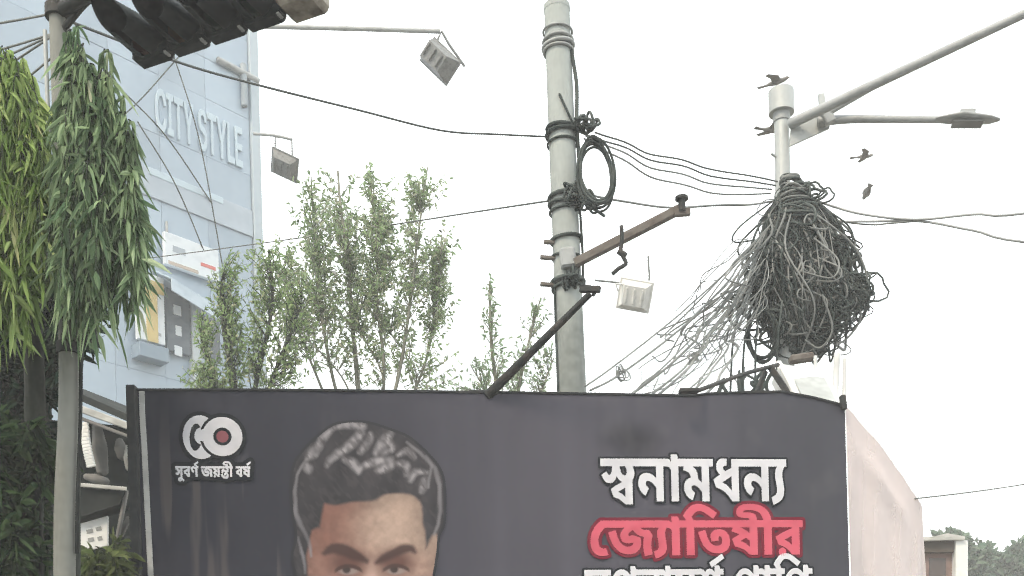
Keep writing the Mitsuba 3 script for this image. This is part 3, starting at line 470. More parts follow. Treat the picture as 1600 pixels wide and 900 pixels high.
for i in range(9):
    q = np.random.default_rng(40 + i); a = np.linspace(0, 2 * math.pi, 40) + q.random() * 6
    rx, rz = .165 + q.normal() * .012, .325 + q.normal() * .014
    w = 1 + .1 * np.sin(2 * a + q.random())
    P = cc + np.stack([rx * np.cos(a) * (1 - .12 * np.sin(a)), .05 * q.normal() + .03 * np.sin(a * 2 + i), rz * np.sin(a)], 1) + q.normal(size=3) * .01; P[:, 0] += .05 * np.sin(a) * -.5
    cx.append(tube(P, .012, 6))
cx.append(lump(at(922, 318, YP - .25), .09, 7, .013, None, 8)); cx.append(tube(spline([at(905, 312, YP - .2), at(922, 322, YP - .25), at(945, 338, YP - .25)], 14), .016, 6))
solo('cable_coil', cat(cx), M_CABLE, 'tall oval coil of black cable hanging beside the concrete pole', 'cable coil', smooth=True)

# ------------------------------------------------------------------ lamp post on the right
YL = 12.5
post = thing('lamp_post', 'grey lamp post with two long arms rising out of the cable tangle', 'lamp post')
lt, lb = at(1221, 176, YL), at(1228, 560, YL); ld = (lt - lb) / (lt[2] - lb[2])
def lp(v): z = at(1224, v, YL)[2]; return lb + ld * (z - lb[2])
lf = lb + ld * (0 - lb[2])
part(post, 'shaft', tube(np.linspace(lf, lt, 30), np.linspace(.125, .086, 30), 18), M_GALV, 60)
part(post, 'head_drum', placed(trimesh.creation.cylinder(.148, .26, sections=26), lp(160), (1, 0, 0), ld), M_GALV, 40)
part(post, 'head_drum', placed(trimesh.creation.cylinder(.1, .1, sections=22), lp(184), (1, 0, 0), ld), M_ARM, 40)
g0 = YL - .1
gus = prism([at(1236, 198, g0), at(1232, 232, g0), at(1300, 201, g0), at(1262, 214, g0), at(1300, 186, g0 - .1), at(1330, 152, g0 - .15), at(1260, 184, g0)][0:1] + [at(1234, 228, g0), at(1296, 200, g0), at(1302, 160, g0)], .03)
part(post, 'gusset_plate', gus, M_GALV)
e1, e1b = at(1234, 194, g0 - .02), at(1640, 3, 10.6)
part(post, 'arm', tube(np.linspace(e1, e1b, 20), np.linspace(.058, .042, 20), 14), M_ARM, True, label='long upper arm that leaves the picture at the right edge')
part(post, 'arm_strut', tube(np.linspace(at(1296, 176, g0 - .12), at(1372, 132, 12.0), 8), .03, 8), M_GALV, True)
part(post, 'arm', tube(spline([at(1278, 191, g0 - .05), at(1310, 187, g0 - .08), at(1360, 186, 12.2), at(1480, 187, 12.0)], 20), np.linspace(.055, .035, 19), 12), M_ARM, True, label='short level arm with a flat lamp at its tip')
part(post, 'arm_clamp', placed(rbox(.12, .1, .2, .01), at(1292, 181, g0 - .1), (1, 0, .45)), M_ARM)
part(post, 'arm_clamp', placed(rbox(.07, .06, .16, .008), at(1284, 158, g0 - .12), (1, 0, .1)), M_GALV)
def led_head(parent, c, x, L, m_):
    x, y, z = frame(x); pts, rad = [], []
    body = hull([c - x * L * .5, c - x * L * .1 + y * .03, c + x * L * .35, c + x * L * .5], [.035, .075, .05, .02], 2)
    b = tm(body); b.vertices = c + (b.vertices - c) @ (np.outer(x, x) + .62 * np.outer(y, y) + 1.6 * np.outer(z, z)).T
    k = part(parent, 'lamp_head', b, m_, 40); part(k, 'fin_box', placed(rbox(L * .25, .1, .06, .01), c - x * L * .02 + y * .075, x), m_); part(k, 'lens_panel', placed(rbox(L * .5, .16, .012, .003), c - y * .05, x), M_GLASS)
led_head(post, at(1512, 187, 11.95), at(1555, 187, 11.9) - at(1470, 187, 12.0), .66, M_ARM)
led_head(post, at(1655, -4, 10.55), e1b - e1, .6, M_ARM)
part(post, 'bracket', beam(at(1205, 240, YL - .05), lp(252), .03, .02), M_GALV)

# tangle of cables, boxes and loops round the post
q = np.random.default_rng(11); tw = []; tw2 = []
ctop = lp(318)
def shell(v, a, k=1.0):      # a place on the drooping outline of the tangle at height v
    prof = np.interp(v, [283, 300, 330, 370, 420, 470, 500, 540, 565], [.12, .26, .42, .55, .66, .72, .64, .42, .3])
    prof = prof * (.58 + .72 * float(meshkit.noise(np.array([math.cos(a) * 1.6 + 5, math.sin(a) * 1.6 + 3, v * .016]), 4)))
    c = lp(v) + np.array([np.interp(v, [283, 330, 420, 480, 560], [.06, .14, .24, .26, .26]), -.05, 0])
    return c + k * prof * np.array([math.cos(a), .55 * math.sin(a), 0])
for i in range(190):
    a = q.random() * 2 * math.pi; a2 = a + q.normal() * .6; k = .2 + .85 * q.random() ** .9 + .12 * abs(q.normal())
    v0, vm, v1 = q.uniform(288, 345), q.uniform(390, 490), q.uniform(470, 565)
    pts = [shell(v0, a, .6), shell((v0 * 2 + vm) / 3, a + q.normal() * .2, k * .85), shell(vm, a2, k), shell((vm + v1) / 2 + 12, a2 + q.normal() * .3, k * .92), shell(v1, a2 + q.normal() * .8, k * .5)]
    (tw if q.random() < .68 else tw2).append(tube(spline(pts, 28), q.uniform(.006, .018), 5))
for i in range(80):      # short loops that stand off the mass
    a = q.random() * 2 * math.pi; v = q.uniform(350, 540); k = q.uniform(.6, 1.12) if i % 3 else q.uniform(1.05, 1.45)
    pts = [shell(v - q.uniform(20, 50), a, k * .8), shell(v, a + .25, k * 1.06), shell(v + q.uniform(15, 40), a + .1, k * 1.02), shell(v + 10, a - .35, k * .7)]
    (tw if q.random() < .7 else tw2).append(tube(spline(pts, 20), q.uniform(.008, .018), 5))
for i in range(120):      # small random loops all through the mass
    a = q.random() * 2 * math.pi; v = 330 + 225 * q.random() ** .7; k = q.uniform(.4, 1.04); ax = np.array([q.normal() * .7, -1, q.normal() * .25])
    (tw if q.random() < .8 else tw2).append(ring(shell(v, a, k), q.uniform(.06, .13), q.uniform(.005, .012), ax / np.linalg.norm(ax), q.uniform(1.2, 2.4), 20, 5, .12))
for (u, v, n_, s_) in ((1336, 455, 26, .16), (1318, 405, 12, .12), (1176, 455, 22, .15), (1190, 395, 12, .12), (1262, 300, 16, .12), (1300, 500, 18, .16), (1215, 505, 16, .14)):      # denser clumps
    for _ in range(n_):
        ax = q.normal(size=3); tw.append(ring(at(u, v, YL - .15) + q.normal(size=3) * s_ * .55, s_ * q.uniform(.4, 1.0), q.uniform(.008, .016), ax / np.linalg.norm(ax), q.uniform(.6, 1.8), 18, 5, .2))
for i in range(26):      # hoops round the neck
    v = q.uniform(284, 345); c = shell(v, 0, 0); ax = np.array([q.normal() * .25, q.normal() * .25, 1]); 
    (tw if i % 3 else tw2).append(ring(c, np.interp(v, [284, 345], [.12, .30]), q.uniform(.01, .018), ax / np.linalg.norm(ax), .8, 22, 5, .08))
solo('cable_tangle', cat(tw), M_CABLE, 'huge tangle of dark cables drooping around the lamp post', 'cables', smooth=True, kind='stuff')
solo('slack_cable_loops', cat(tw2), M_CABLE2, 'paler slack cable loops woven through the dark tangle on the lamp post', 'cables', smooth=True, kind='stuff')
jl = ['uppermost dark cable junction box in the tangle on the lamp post', 'tall dark junction box left of centre inside the cable tangle', 'wide dark junction box low in the cable tangle', 'dark junction box at the right side of the cable tangle', 'lowest dark junction box under the cable tangle']
for (u, v, sx, sz, dy, rot), l in zip([(1232, 380, .40, .52, -.2, .1), (1246, 452, .5, .5, -.22, -.15), (1266, 492, .66, .46, -.18, .2), (1286, 415, .30, .6, -.1, .3), (1256, 538, .5, .3, -.12, -.05)], jl):
    k = thing('junction_box', l, 'junction box'); c = at(u, v, YL + dy + .1)
    part(k, 'case', placed(rbox(sx, .16, sz, .05), c, (1, .3 * rot, 0), (rot, 0, 1)), M_BOX); part(k, 'lid', placed(rbox(sx * .8, .02, sz * .8, .015), c - np.array([0, .09, 0]), (1, .3 * rot, 0), (rot, 0, 1)), M_BOX)
    part(k, 'gland', placed(trimesh.creation.cylinder(.03, .08, sections=12), c + np.array([-.08, 0, -sz / 2 - .03])), M_BLACK)
fs_ = []
for i in range(46):
    u0, v0 = q.uniform(1160, 1200), q.uniform(370, 480); k_ = q.uniform(.35, 1.05); u1, v1 = u0 - k_ * q.uniform(90, 190), v0 + k_ * q.uniform(120, 190)
    v1 = min(v1, 625); P0, P1 = at(u0, v0, YL - .35), at(u1, v1, YL - 1.2)
    m_ = (P0 + P1) / 2 + q.normal(size=3) * .12 - [0, 0, q.uniform(0, .25)]
    fs_.append(tube(spline([P0, m_, P1, P1 + q.normal(size=3) * .12 - [0, 0, .1]], 24), q.uniform(.004, .009), 4))
solo('loose_strands', cat(fs_), M_CABLE2, 'many fine pale loose strands hanging off the left side of the cable tangle', 'cables', smooth=True, kind='stuff')
lo_ = []
for i in range(5):
    q2 = np.random.default_rng(70 + i); a = np.linspace(0, 2 * math.pi, 34)
    lo_.append(tube(at(1192 + q2.normal() * 3, 524 + q2.normal() * 3, YL - .3) + np.stack([(.16 + .01 * q2.normal()) * np.cos(a), .04 * np.sin(a * 2 + i), (.30 + .02 * q2.normal()) * np.sin(a)], 1), .014, 6))
solo('cable_coil', cat(lo_), M_CABLE, 'loose coil of grey cable hanging at the lower left of the tangle', 'cable coil', smooth=True)
for o, (u0, v0, u1, v1, Y) in zip(('leftmost', 'second', 'third', 'rightmost'), ((1154, 485, 1142, 592, 12.2), (1172, 480, 1160, 596, 12.2), (1188, 470, 1180, 604, 12.15), (1222, 470, 1214, 604, 12.1))):
    solo('hanging_cable', tube(spline([at(u0, v0, Y), at((u0 + u1) / 2 - 3, (v0 + v1) / 2, Y - .05), at(u1, v1, Y - .1), at(u1 - 2, v1 + 60, Y - .1)], 20), .013, 6), M_CABLE, o + ' of the four grey cables hanging straight down at the left foot of the tangle', 'cable', 'cables hanging under the tangle', True)

# ------------------------------------------------------------------ overhead wires
def wire(a, b, sag, r, m_, label, group=None, wob=0.0, cat_='wire'): return solo('overhead_wire', tube(wirepts(np.asarray(a), np.asarray(b), sag, 30, wob), r, 6), m_, label, cat_, group, True)
def wpath(pts, r, m_, label, group=None): return solo('overhead_wire', tube(spline(pts, 40), r, 6), m_, label, 'wire', group, True)
wpath([mast_at(28) + [0, .05, 0], at(275, 96, 7.9), at(400, 132, 8.7), at(560, 172, 9.6), at(690, 204, 10.3), at(780, 210, 10.7), pp(213) + [-.14, 0, 0]], .009, M_WIRE, 'long dark wire running from behind the traffic light to the concrete pole')
wpath([at(228, 404, 24), at(350, 388, 21), at(560, 359, 17), at(750, 330, 13), pp(313) + [-.15, 0, 0]], .0095, M_WIRE, 'thin wire crossing in front of the treetops to the concrete pole')
g = 'wires from the concrete pole to the lamp post'
l4 = ['second', 'third', 'uppermost', 'lowest']
for i, (a, b, s) in enumerate([((905, 206), (1212, 290), .07), ((915, 212), (1206, 296), .12), ((930, 207), (1215, 284), .03), ((912, 216), (1204, 302), .2)]): wire(at(*a, YP - .1), at(*b, YL - .1), s, .0085, M_CABLE2 if i % 2 else M_WIRE, l4[i] + ' of the four sagging wires from the concrete pole to the lamp post neck', g, .25)
wire(at(902, 300, YP - .1), at(1208, 314, YL - .1), .12, .011, M_CABLE2, 'nearly level wire between the cable coil and the tangle', None, .15)
wpath([at(1262, 308, YL), at(1300, 322, 12.4), at(1350, 335, 12.2), at(1430, 343, 12), at(1520, 335, 11.8), at(1660, 324, 11.5), at(2400, 180, 10.5)], .013, M_ARM, 'upper of the two thick wires running from the tangle to the right edge')
wpath([at(1278, 325, YL), at(1302, 344, 12.4), at(1352, 346, 12.2), at(1440, 346, 12), at(1520, 360, 11.8), at(1660, 384, 11.5), at(2400, 430, 10.5)], .013, M_ARM, 'lower of the two thick wires running from the tangle to the right edge')
wpath([at(1270, 330, YL), at(1310, 345, 12.4), at(1360, 351, 12.2), at(1390, 349, 12.1), at(1440, 345, 12)], .009, M_CABLE2, 'short slack wire looped under the two thick wires right of the tangle')
wpath([at(1266, 345, YL - .1), at(1300, 366, YL - .2), at(1322, 400, YL - .2), at(1335, 440, YL - .2), at(1358, 486, YL - .1)], .013, M_CABLE, 'dark cable bowing out along the right side of the tangle')
ORD = ['leftmost', 'second from the left', 'third from the left', 'fourth from the left', 'fifth from the left', 'sixth from the left', 'seventh from the left', 'eighth from the left', 'rightmost']
fan = [((1205, 350), (914, 604), .1), ((1196, 362), (922, 610), .2), ((1190, 374), (938, 640), .3), ((1186, 388), (958, 640), .14), ((1183, 402), (978, 640), .26), ((1180, 418), (998, 640), .18), ((1178, 434), (1022, 640), .3), ((1176, 450), (1046, 640), .2), ((1172, 466), (1072, 640), .22)]
fanp = []
for i, (a, b, s) in enumerate(fan):
    fanp.append(wirepts(at(*a, YL - .3), at(*b, 9.9), s, 30, .5))
    solo('drop_wire', tube(fanp[-1], .0085 + .0025 * (i % 3), 6), M_CABLE2, ORD[i] + ' of the drop wires fanning down behind the billboard', 'wire', 'drop wires fanning from the tangle', True)
for n_, (i, t, l) in enumerate(((1, 24, 'oblong taped splice on a drop wire just right of the concrete pole'), (5, 17, 'knotted splice halfway down the fan of drop wires'))):
    solo('wire_splice', lump(fanp[i][t], .085, 6, .006, None, 95 + n_, (.8, .4, .5)), M_CABLE2, l, 'wire splice', smooth=True)
wire(at(1430, 779, 10.5), at(1980, 640, 20), .25, .008, M_CABLE2, 'thin wire from the cloth screen corner off to the right')
g = 'wires at the top of the signal mast'
for (u, v), o in zip(((-560, 40), (-560, 150), (-560, 255), (-560, 380), (-560, 520)), ('topmost', 'second', 'third', 'fourth', 'lowest')): wire(mast_at(20 + v * .1), at(u, v, 9), .15, .007, M_CABLE2, o + ' of the thin wires fanning left from the top of the signal mast', g)
fac = [((266, 70), (352, 440)), ((190, 140), (330, 316)), ((150, 215), (280, 88)), ((215, 190), (338, 440))]
fl = ['dark wire falling steeply across the blue building', 'dark wire slanting across the lettering of the blue building', 'short dark wire between the drooping tree and the traffic light', 'dark wire falling across the lower part of the blue building']
# (they hang a little in front of the facade, see below)

# ------------------------------------------------------------------ floodlights
def floodlight(label, arm, c, x, up, w, h, d, m_, yoke, r_=.018, m_arm=M_ARM):
    k = thing('floodlight', label, 'floodlight'); x, y, z = frame(x, up)
    part(k, 'arm', tube(spline(arm, 20), r_, 8), m_arm, True)
    mb = manifold3d.Manifold.hull_points(np.array([(sx * w / 2, sy * h / 2, 0) for sx in (-1, 1) for sy in (-1, 1)] + [(sx * w * .33, sy * h * .33, d) for sx in (-1, 1) for sy in (-1, 1)]))
    b = tm(mb); b.vertices = c + b.vertices @ np.stack([x, y, z]); part(k, 'housing', b, m_)
    f = rbox(w * 1.04, h * 1.06, .035, .006); f.vertices = c + f.vertices @ np.stack([x, y, z]); part(k, 'rim', f, m_)
    g_ = rbox(w * .88, h * .86, .012, .003); g_.vertices = c - z * .022 + g_.vertices @ np.stack([x, y, z]); part(k, 'glass', g_, M_GLASS)
    for i in (-.3, 0, .3):
        r2 = rbox(.012, h * .5, d * .5, .002); r2.vertices = c + (r2.vertices + np.array([i * w * .8, 0, d * .95])) @ np.stack([x, y, z]); part(k, 'cooling_fin', r2, m_)
    part(k, 'yoke', tube(np.array(yoke), .012 * w / .4, 7), m_, True)
Y1 = 24.0
floodlight('larger floodlight on the long arm under the top edge of the sky, facing down', [at(380, 40, Y1), at(440, 42, Y1), at(560, 45, Y1), at(688, 49, Y1)], at(688, 96, Y1), at(716, 130, Y1 - .2) - at(662, 78, Y1 + .1), (.5, -.35, .6), .95, .55, .3, M_LAMP,
           [at(670, 82, Y1 - .2), at(684, 62, Y1), at(690, 49, Y1), at(702, 70, Y1), at(726, 104, Y1 + .2)], .05)
Y2 = 27.0
floodlight('smaller floodlight hung on a short bracket at the corner of the blue building', [at(396, 209, Y2), at(430, 212, Y2), at(456, 218, Y2)], at(445, 258, Y2), at(462, 268, Y2) - at(428, 252, Y2), (0.1, -.75, .55), .72, .62, .2, M_LAMP,
           [at(430, 252, Y2), at(430, 214, Y2), at(456, 217, Y2), at(457, 255, Y2)], .035)
floodlight('floodlight, glare put into its pale colour, hanging below the rusty bracket arm', [at(930, 438, 9.6), at(960, 441, 9.7), at(1010, 447, 9.8), at(1013, 400, 9.8)], at(992, 461, 9.7), at(1018, 467, 9.7) - at(962, 457, 9.75), (0.1, -.55, .8), .30, .26, .07, M_LAMPGLARE,
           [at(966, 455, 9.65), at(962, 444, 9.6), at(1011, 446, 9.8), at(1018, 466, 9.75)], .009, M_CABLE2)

# steel struts for the board's lamps
st = thing('lamp_strut', 'thick black steel strut slanting up past the concrete pole from the billboard top', 'strut')
sa, sb = at(762, 618, 9.15), at(922, 459, 8.6)
part(st, 'bar', tube(np.array([sa, sa * .5 + sb * .5, sb]), [.045, .033, .026], 10), M_DARKSTEEL, True)
part(st, 'head_bracket', cat(beam(at(906, 452, 8.62), at(938, 452, 8.56), .04, .05), beam(at(908, 446, 8.6), at(926, 449, 8.6), .03, .02), beam(at(936, 448, 8.6), at(926, 462, 8.6), .03, .025)), M_DARKSTEEL)
part(st, 'base_plate', placed(rbox(.22, .1, .1, .01), at(752, 620, 9.18), be), M_DARKSTEEL)
st = thing('lamp_strut', 'thin black steel strut with a flat end, leaning from the tangle foot to the billboard', 'strut')
part(st, 'bar', tube(spline([at(1086, 612, 9.2), at(1130, 596, 9.6), at(1170, 582, 10), at(1216, 570, 10.4)], 16), .019, 8), M_DARKSTEEL, True)
part(st, 'end_plate', placed(rbox(.17, .08, .035, .008), at(1076, 611, 9.15), (1, 0, 0)), M_DARKSTEEL)
part(st, 'foot', beam(at(1204, 574, 10.3), at(1236, 622, 10.2), .05, .06), M_DARKSTEEL)
part(st, 'foot', beam(at(1196, 580, 10.3), at(1178, 625, 10.2), .04, .05), M_DARKSTEEL)
# white sheet metal box, pipes and fittings behind the raised corner
wb = thing('metal_cabinet', 'white sheet metal cabinet leaning behind the raised right corner of the billboard', 'cabinet')
fr = [at(1218, 568, 10.6), at(1292, 582, 10.6), at(1318, 636, 10.05), at(1252, 632, 10.05)]
part(wb, 'case', prism(fr, .35, (0, 1, -.25)), M_CAB)
part(wb, 'door', prism([at(1236, 584, 10.5), at(1288, 590, 10.5), at(1308, 628, 10.04), at(1256, 622, 10.06)], .03, (0, 1, 0)), M_GALV)
part(wb, 'trim', beam(at(1216, 567, 10.55), at(1250, 628, 10.0), .05, .05), M_WHITE)
for i, (u0, v0, u1, v1, r_) in enumerate(((1308, 552, 1304, 640, .032), (1320, 560, 1318, 660, .02), (1274, 556, 1275, 600, .018))):
    solo('white_pipe', tube(spline([at(u0, v0, 10.8), at((u0 + u1) / 2, (v0 + v1) / 2, 10.8), at(u1, v1, 10.7), at(u1, v1 + 80, 10.7)], 12), r_, 10), M_CAB, ['thicker white pipe standing beside the white cabinet', 'thin white pipe at the right corner of the billboard', 'short white pipe rising from the white cabinet under the tangle'][i], 'pipe', smooth=True)
solo('corner_bolt', beam(at(1316, 618, 9.45), at(1319, 640, 9.45), .05, .05), M_DARKSTEEL, 'dark bracket at the top right corner of the billboard', 'bracket')
solo('wooden_block', placed(rbox(.26, .12, .08, .02), at(1252, 560, 11.4), (1, 0, .12)), M_RUST, 'brownish block on the white cabinet below the tangle', 'block')
sc = []
q = np.random.default_rng(21)
for i in range(12):
    u = q.uniform(1130, 1210); sc.append(tube(spline([at(u, 585 + q.normal() * 8, 10.6), at(u + q.normal() * 10, 600, 10.5), at(u + q.normal() * 18, 630, 10.4)], 10), .012 + .01 * q.random(), 6))
solo('cable_ends', cat(sc), M_CABLE, 'bunch of cut dark cable ends behind the raised billboard edge', 'cables', smooth=True, kind='stuff')

# ------------------------------------------------------------------ birds
def bird(label, c, span, yaw, bank, wings, pose='flying'):
    k = thing('bird', label, 'bird')
    body = hull([(-.5, 0, 0), (0, 0, .03), (.35, 0, .02)], [.05, .15, .10], 2) + hull([(.35, 0, .02), (.52, 0, .06)], [.10, .075], 2) + hull([(.52, 0, .06), (.66, 0, .04)], [.05, .012], 1) + hull([(-.45, 0, 0), (-.9, .12, .01), (-.9, -.12, .01)], [.05, .02, .02], 1)
    for s in (-1, 1):
        if pose == 'perched': pts = [(.15, s * .13, .05), (-.2, s * .14, .04), (-.75, s * .04, 0)]; body += hull(pts, [.06, .05, .02], 1)
        else:
            e, h1, h2 = wings[0 if s < 0 else 1], .0, .0
            body += hull([(.2, s * .1, .06), (-.15, s * .1, .05), (.22, s * .5, .06 + e * .5), (-.16, s * .5, .06 + e * .5)], [.045, .03, .03, .015], 1)
            body += hull([(.22, s * .5, .06 + e * .5), (-.16, s * .5, .06 + e * .5), (-.12, s * 1.0, .05 + e), (-.3, s * .92, .05 + e)], [.03, .015, .012, .012], 1)
    m = tm(body, .07, 6); m.vertices *= span / 2
    m.apply_transform(trimesh.transformations.euler_matrix(bank, 0, yaw)); m.apply_translation(c); part(k, 'body', m, M_BIRD, True); return k
bird('dark bird with wings spread, gliding just above the lamp post top', at(1213, 129, 16), .62, -.5, .25, (.1, .25))
bird('dark bird flying right of the lamp post under the level arm', at(1350, 245, 18), .5, -.15, .05, (.04, .06))
bird('dark round bird diving above the thick wires', at(1353, 303, 20), .75, 1.5, .5, (-.2, -.2), 'perched')
bird('dark bird passing behind the lamp post shaft', at(1204, 204, 15), .55, .3, .1, (.15, .1))

# ------------------------------------------------------------------ blue building
A = at(245, 200, 30.0); fe = np.array([.89, 1, 0]); fe /= np.linalg.norm(fe); fn = np.array([fe[1], -fe[0], 0])     # fn faces the road
def fpix(u, v, out=0): return on(u, v, A + fn * out, fn)
def fs(u, v):
    p = fpix(u, v); return float(np.dot(p - A, fe)), float(p[2])
def fpt(s, z, out=0): p = A + fe * s + fn * out; p[2] = z; return p
def fbox(s0, s1, z0, z1, o0, o1, ch=.015): return placed(rbox(s1 - s0, o1 - o0, z1 - z0, ch), fpt((s0 + s1) / 2, (z0 + z1) / 2, (o0 + o1) / 2), fe)
bld = thing('building', 'tall pale blue clad building with white lettering behind the drooping tree', 'building')
sR = fs(402, 250)[0]; sL = sR - 15.5; ZTB = 27.0
M_WALL = mat('blue_wall', worn((.42, .49, .56), (.36, .42, .49), .5, .6), .6)
PAN = [mat(f'cladding_{i}', worn(tuple(np.array((.325, .40, .475)) * k_), tuple(np.array((.29, .36, .435)) * k_), .9, .7, True), .35, .0) for i, k_ in enumerate((1.0, .95, 1.05, .91))]
part(bld, 'wall', fbox(sL, sR, 0, ZTB, -9, 0, .03), M_WALL)
part(bld, 'corner_column', fbox(sR - .28, sR + .03, 0, ZTB, -.3, .16), mat('corner', worn((.38, .44, .48), (.33, .39, .43), 1), .6))
part(bld, 'parapet', fbox(sL, sR + .05, ZTB, ZTB + .9, -9.05, .1), M_WALL)
prng = random.Random(5); zz = 8.6
pw = (sR - .3 - sL) / 10
while zz < ZTB - .1:
    hgt = 1.72 if prng.random() < .7 else 1.2
    z1 = min(zz + hgt, ZTB)
    for i in range(10):
        s0 = sL + pw * i
        part(bld, 'panel', fbox(s0 + .004, s0 + pw - .004, zz + .004, z1 - .004, .002, .05 + .012 * prng.random(), .004), PAN[prng.choice((0, 0, 0, 1, 2, 3))])
    zz = z1
M_LET = mat('pale_letters', worn((.43, .52, .58), (.38, .46, .53), 2), .6)
def ftext(txt, p0, p1, hpx, out, depth, bold=True):
    s0, z0 = fs(*p0); s1, _ = fs(*p1); m = meshkit.text_mesh(txt, 1.0, depth, bold); b = m.bounds
    hz = fs(p0[0], p0[1] - hpx)[1] - z0; v = m.vertices.copy()
    P = A + np.outer(s0 + (v[:, 0] - b[0][0]) * (s1 - s0) / (b[1][0] - b[0][0]), fe) + np.outer(out + v[:, 2], fn); P[:, 2] = z0 + v[:, 1] * hz
    m = trimesh.Trimesh(P, m.faces, process=False); m.fix_normals(); return m
part(bld, 'lettering', ftext('CITY STYLE', (241, 203), (376, 262), 62, .07, .06), M_LET, label='large raised white letters reading CITY STYLE')
s0, z0 = fs(228, 246); s1, _ = fs(345, 300); part(bld, 'ledge', fbox(s0, s1, z0 - .5, z0 - .3, .07, .13), M_LET)
s0, z0 = fs(335, 86); part(bld, 'pipe', tube(np.array([fpt(s0, z0 - .2, .16), fpt(sR, z0 - .2, .16)]), .09, 10), M_ARM, True)
s0, z0 = fs(376, 104); z1 = fs(376, 168)[1]; part(bld, 'pipe', tube(np.array([fpt(s0, z0, .14), fpt(s0, z1, .14)]), .1, 10), mat('pipe_grey', (.26, .3, .33), .6), True)
s0, z0 = fs(204, 330); s1, _ = fs(400, 330)
part(bld, 'dark_band', fbox(s0, sR - .3, fs(330, 345)[1] - .05, fs(330, 345)[1] + .75, .075, .11), mat('band_blue', worn((.33, .385, .44), (.37, .42, .48), 1.2), .4))
def sign(name, label, p0, p1, m_, o=.16, d=.14, cat_='sign'):
    s0, z0 = fs(*p0); s1, _ = fs(p1[0], p1[1]); z1 = fs(p1[0], p1[1])[1]
    k = thing(name, label, cat_); part(k, 'board', fbox(s0, s1, z1, z0, o, o + d), m_); return k, s0, s1, z1, z0
M_SIGNW = mat('sign_white', worn((.60, .64, .67), (.5, .54, .58), 3), .5)
k, s0, s1, z1, z0 = sign('shop_sign', 'white shop sign with a faint red line on the blue building', (248, 366), (334, 446), M_SIGNW)
part(k, 'red_line', fbox(s0 + .65 * (s1 - s0), s1 - .12, z1 + .30, z1 + .40, .301, .312, .002), mat('sign_red', (.5, .12, .1), .5)); part(k, 'brown_line', fbox(s0 + .1, s0 + .6 * (s1 - s0), z0 - .9, z0 - .8, .301, .312, .002), mat('sign_brown', (.4, .34, .28), .5))
part(k, 'mark', fbox(s0 + .25, s0 + .65, z0 - .5, z0 - .33, .301, .312, .002), mat('sign_grey', (.3, .34, .38), .5))
part(k, 'bracket', beam(fpt(s0 + .2, z0, .1), fpt(s0 + .2, z0 + .4, .1), .06), M_ARM)
k = thing('awning', 'slanting light blue awning under the white shop sign', 'awning')
a_, b_ = fpix(238, 420, .1), fpix(326, 476, .1); aw = [a_, b_, b_ + fn * 1.0 - [0, 0, .55], a_ + fn * 1.0 - [0, 0, .55]]
part(k, 'sheet', prism(aw, .05, (0, 0, -1)), mat('awning_blue', worn((.36, .46, .54), (.28, .37, .45), 3), .6)); part(k, 'valance', prism([aw[3], aw[2], aw[2] - [0, 0, .35], aw[3] - [0, 0, .35]], .04, -fn), mat('valance', worn((.45, .53, .6), (.35, .43, .5), 3), .6))
k, s0, s1, z1, z0 = sign('shop_sign', 'upright white sign with a yellow letter T beside the dark notice board', (203, 428), (247, 546), M_SIGNW, .2, .2)
sc_ = (s0 + s1) / 2; M_YEL = mat('sign_yellow', worn((.5, .39, .16), (.4, .3, .12), 3), .5)
part(k, 'letter', cat(fbox(sc_ - .17, sc_ + .17, z0 - 1.9, z0 - .5, .401, .43, .004), fbox(sc_ - .38, sc_ + .38, z0 - .5, z0 - .18, .401, .43, .004)), M_YEL, label='yellow letter T')
part(k, 'text_line', fbox(s0 + .12, s1 - .12, z1 + .22, z1 + .3, .401, .41, .002), M_ARM); part(k, 'sill', fbox(s0 - .05, s1 + .05, z1 - .5, z1 - .1, .05, .5), mat('sill_blue', (.19, .25, .31), .5))
k, s0, s1, z1, z0 = sign('notice_board', 'dark blue board with three white marks beside the yellow T sign', (252, 452), (292, 560), mat('board_dark', worn((.085, .105, .13), (.12, .14, .16), 3), .5), .12, .12)
for i in range(3):
    cz = z0 - .55 - i * .58; part(k, 'mark', fbox(s0 + .22 + .05 * (i % 2), s1 - .3, cz - .16, cz + .12, .241, .252, .002), M_SIGNW)
s0, _ = fs(291, 470); s1, _ = fs(304, 470); part(bld, 'pilaster', fbox(s0, s1, 0, fs(296, 462)[1], .001, .3), mat('pilaster', worn((.45, .5, .53), (.38, .43, .46), 2), .6))
s0, _ = fs(304, 470); part(bld, 'window', fbox(s0 + .02, s0 + .8, fs(310, 560)[1], fs(306, 490)[1], .001, .06), mat('window_dark', (.07, .085, .1), .15))
for (p, e), l in zip(fac, fl): w0, w1 = fpix(*p, .25), fpix(*e, .12); solo('overhead_wire', tube(spline([w0, w0 * .6 + w1 * .4 + fn * .35 - [0, 0, .12], w1], 24), .019, 6), M_CABLE, l, 'wire', None, True)

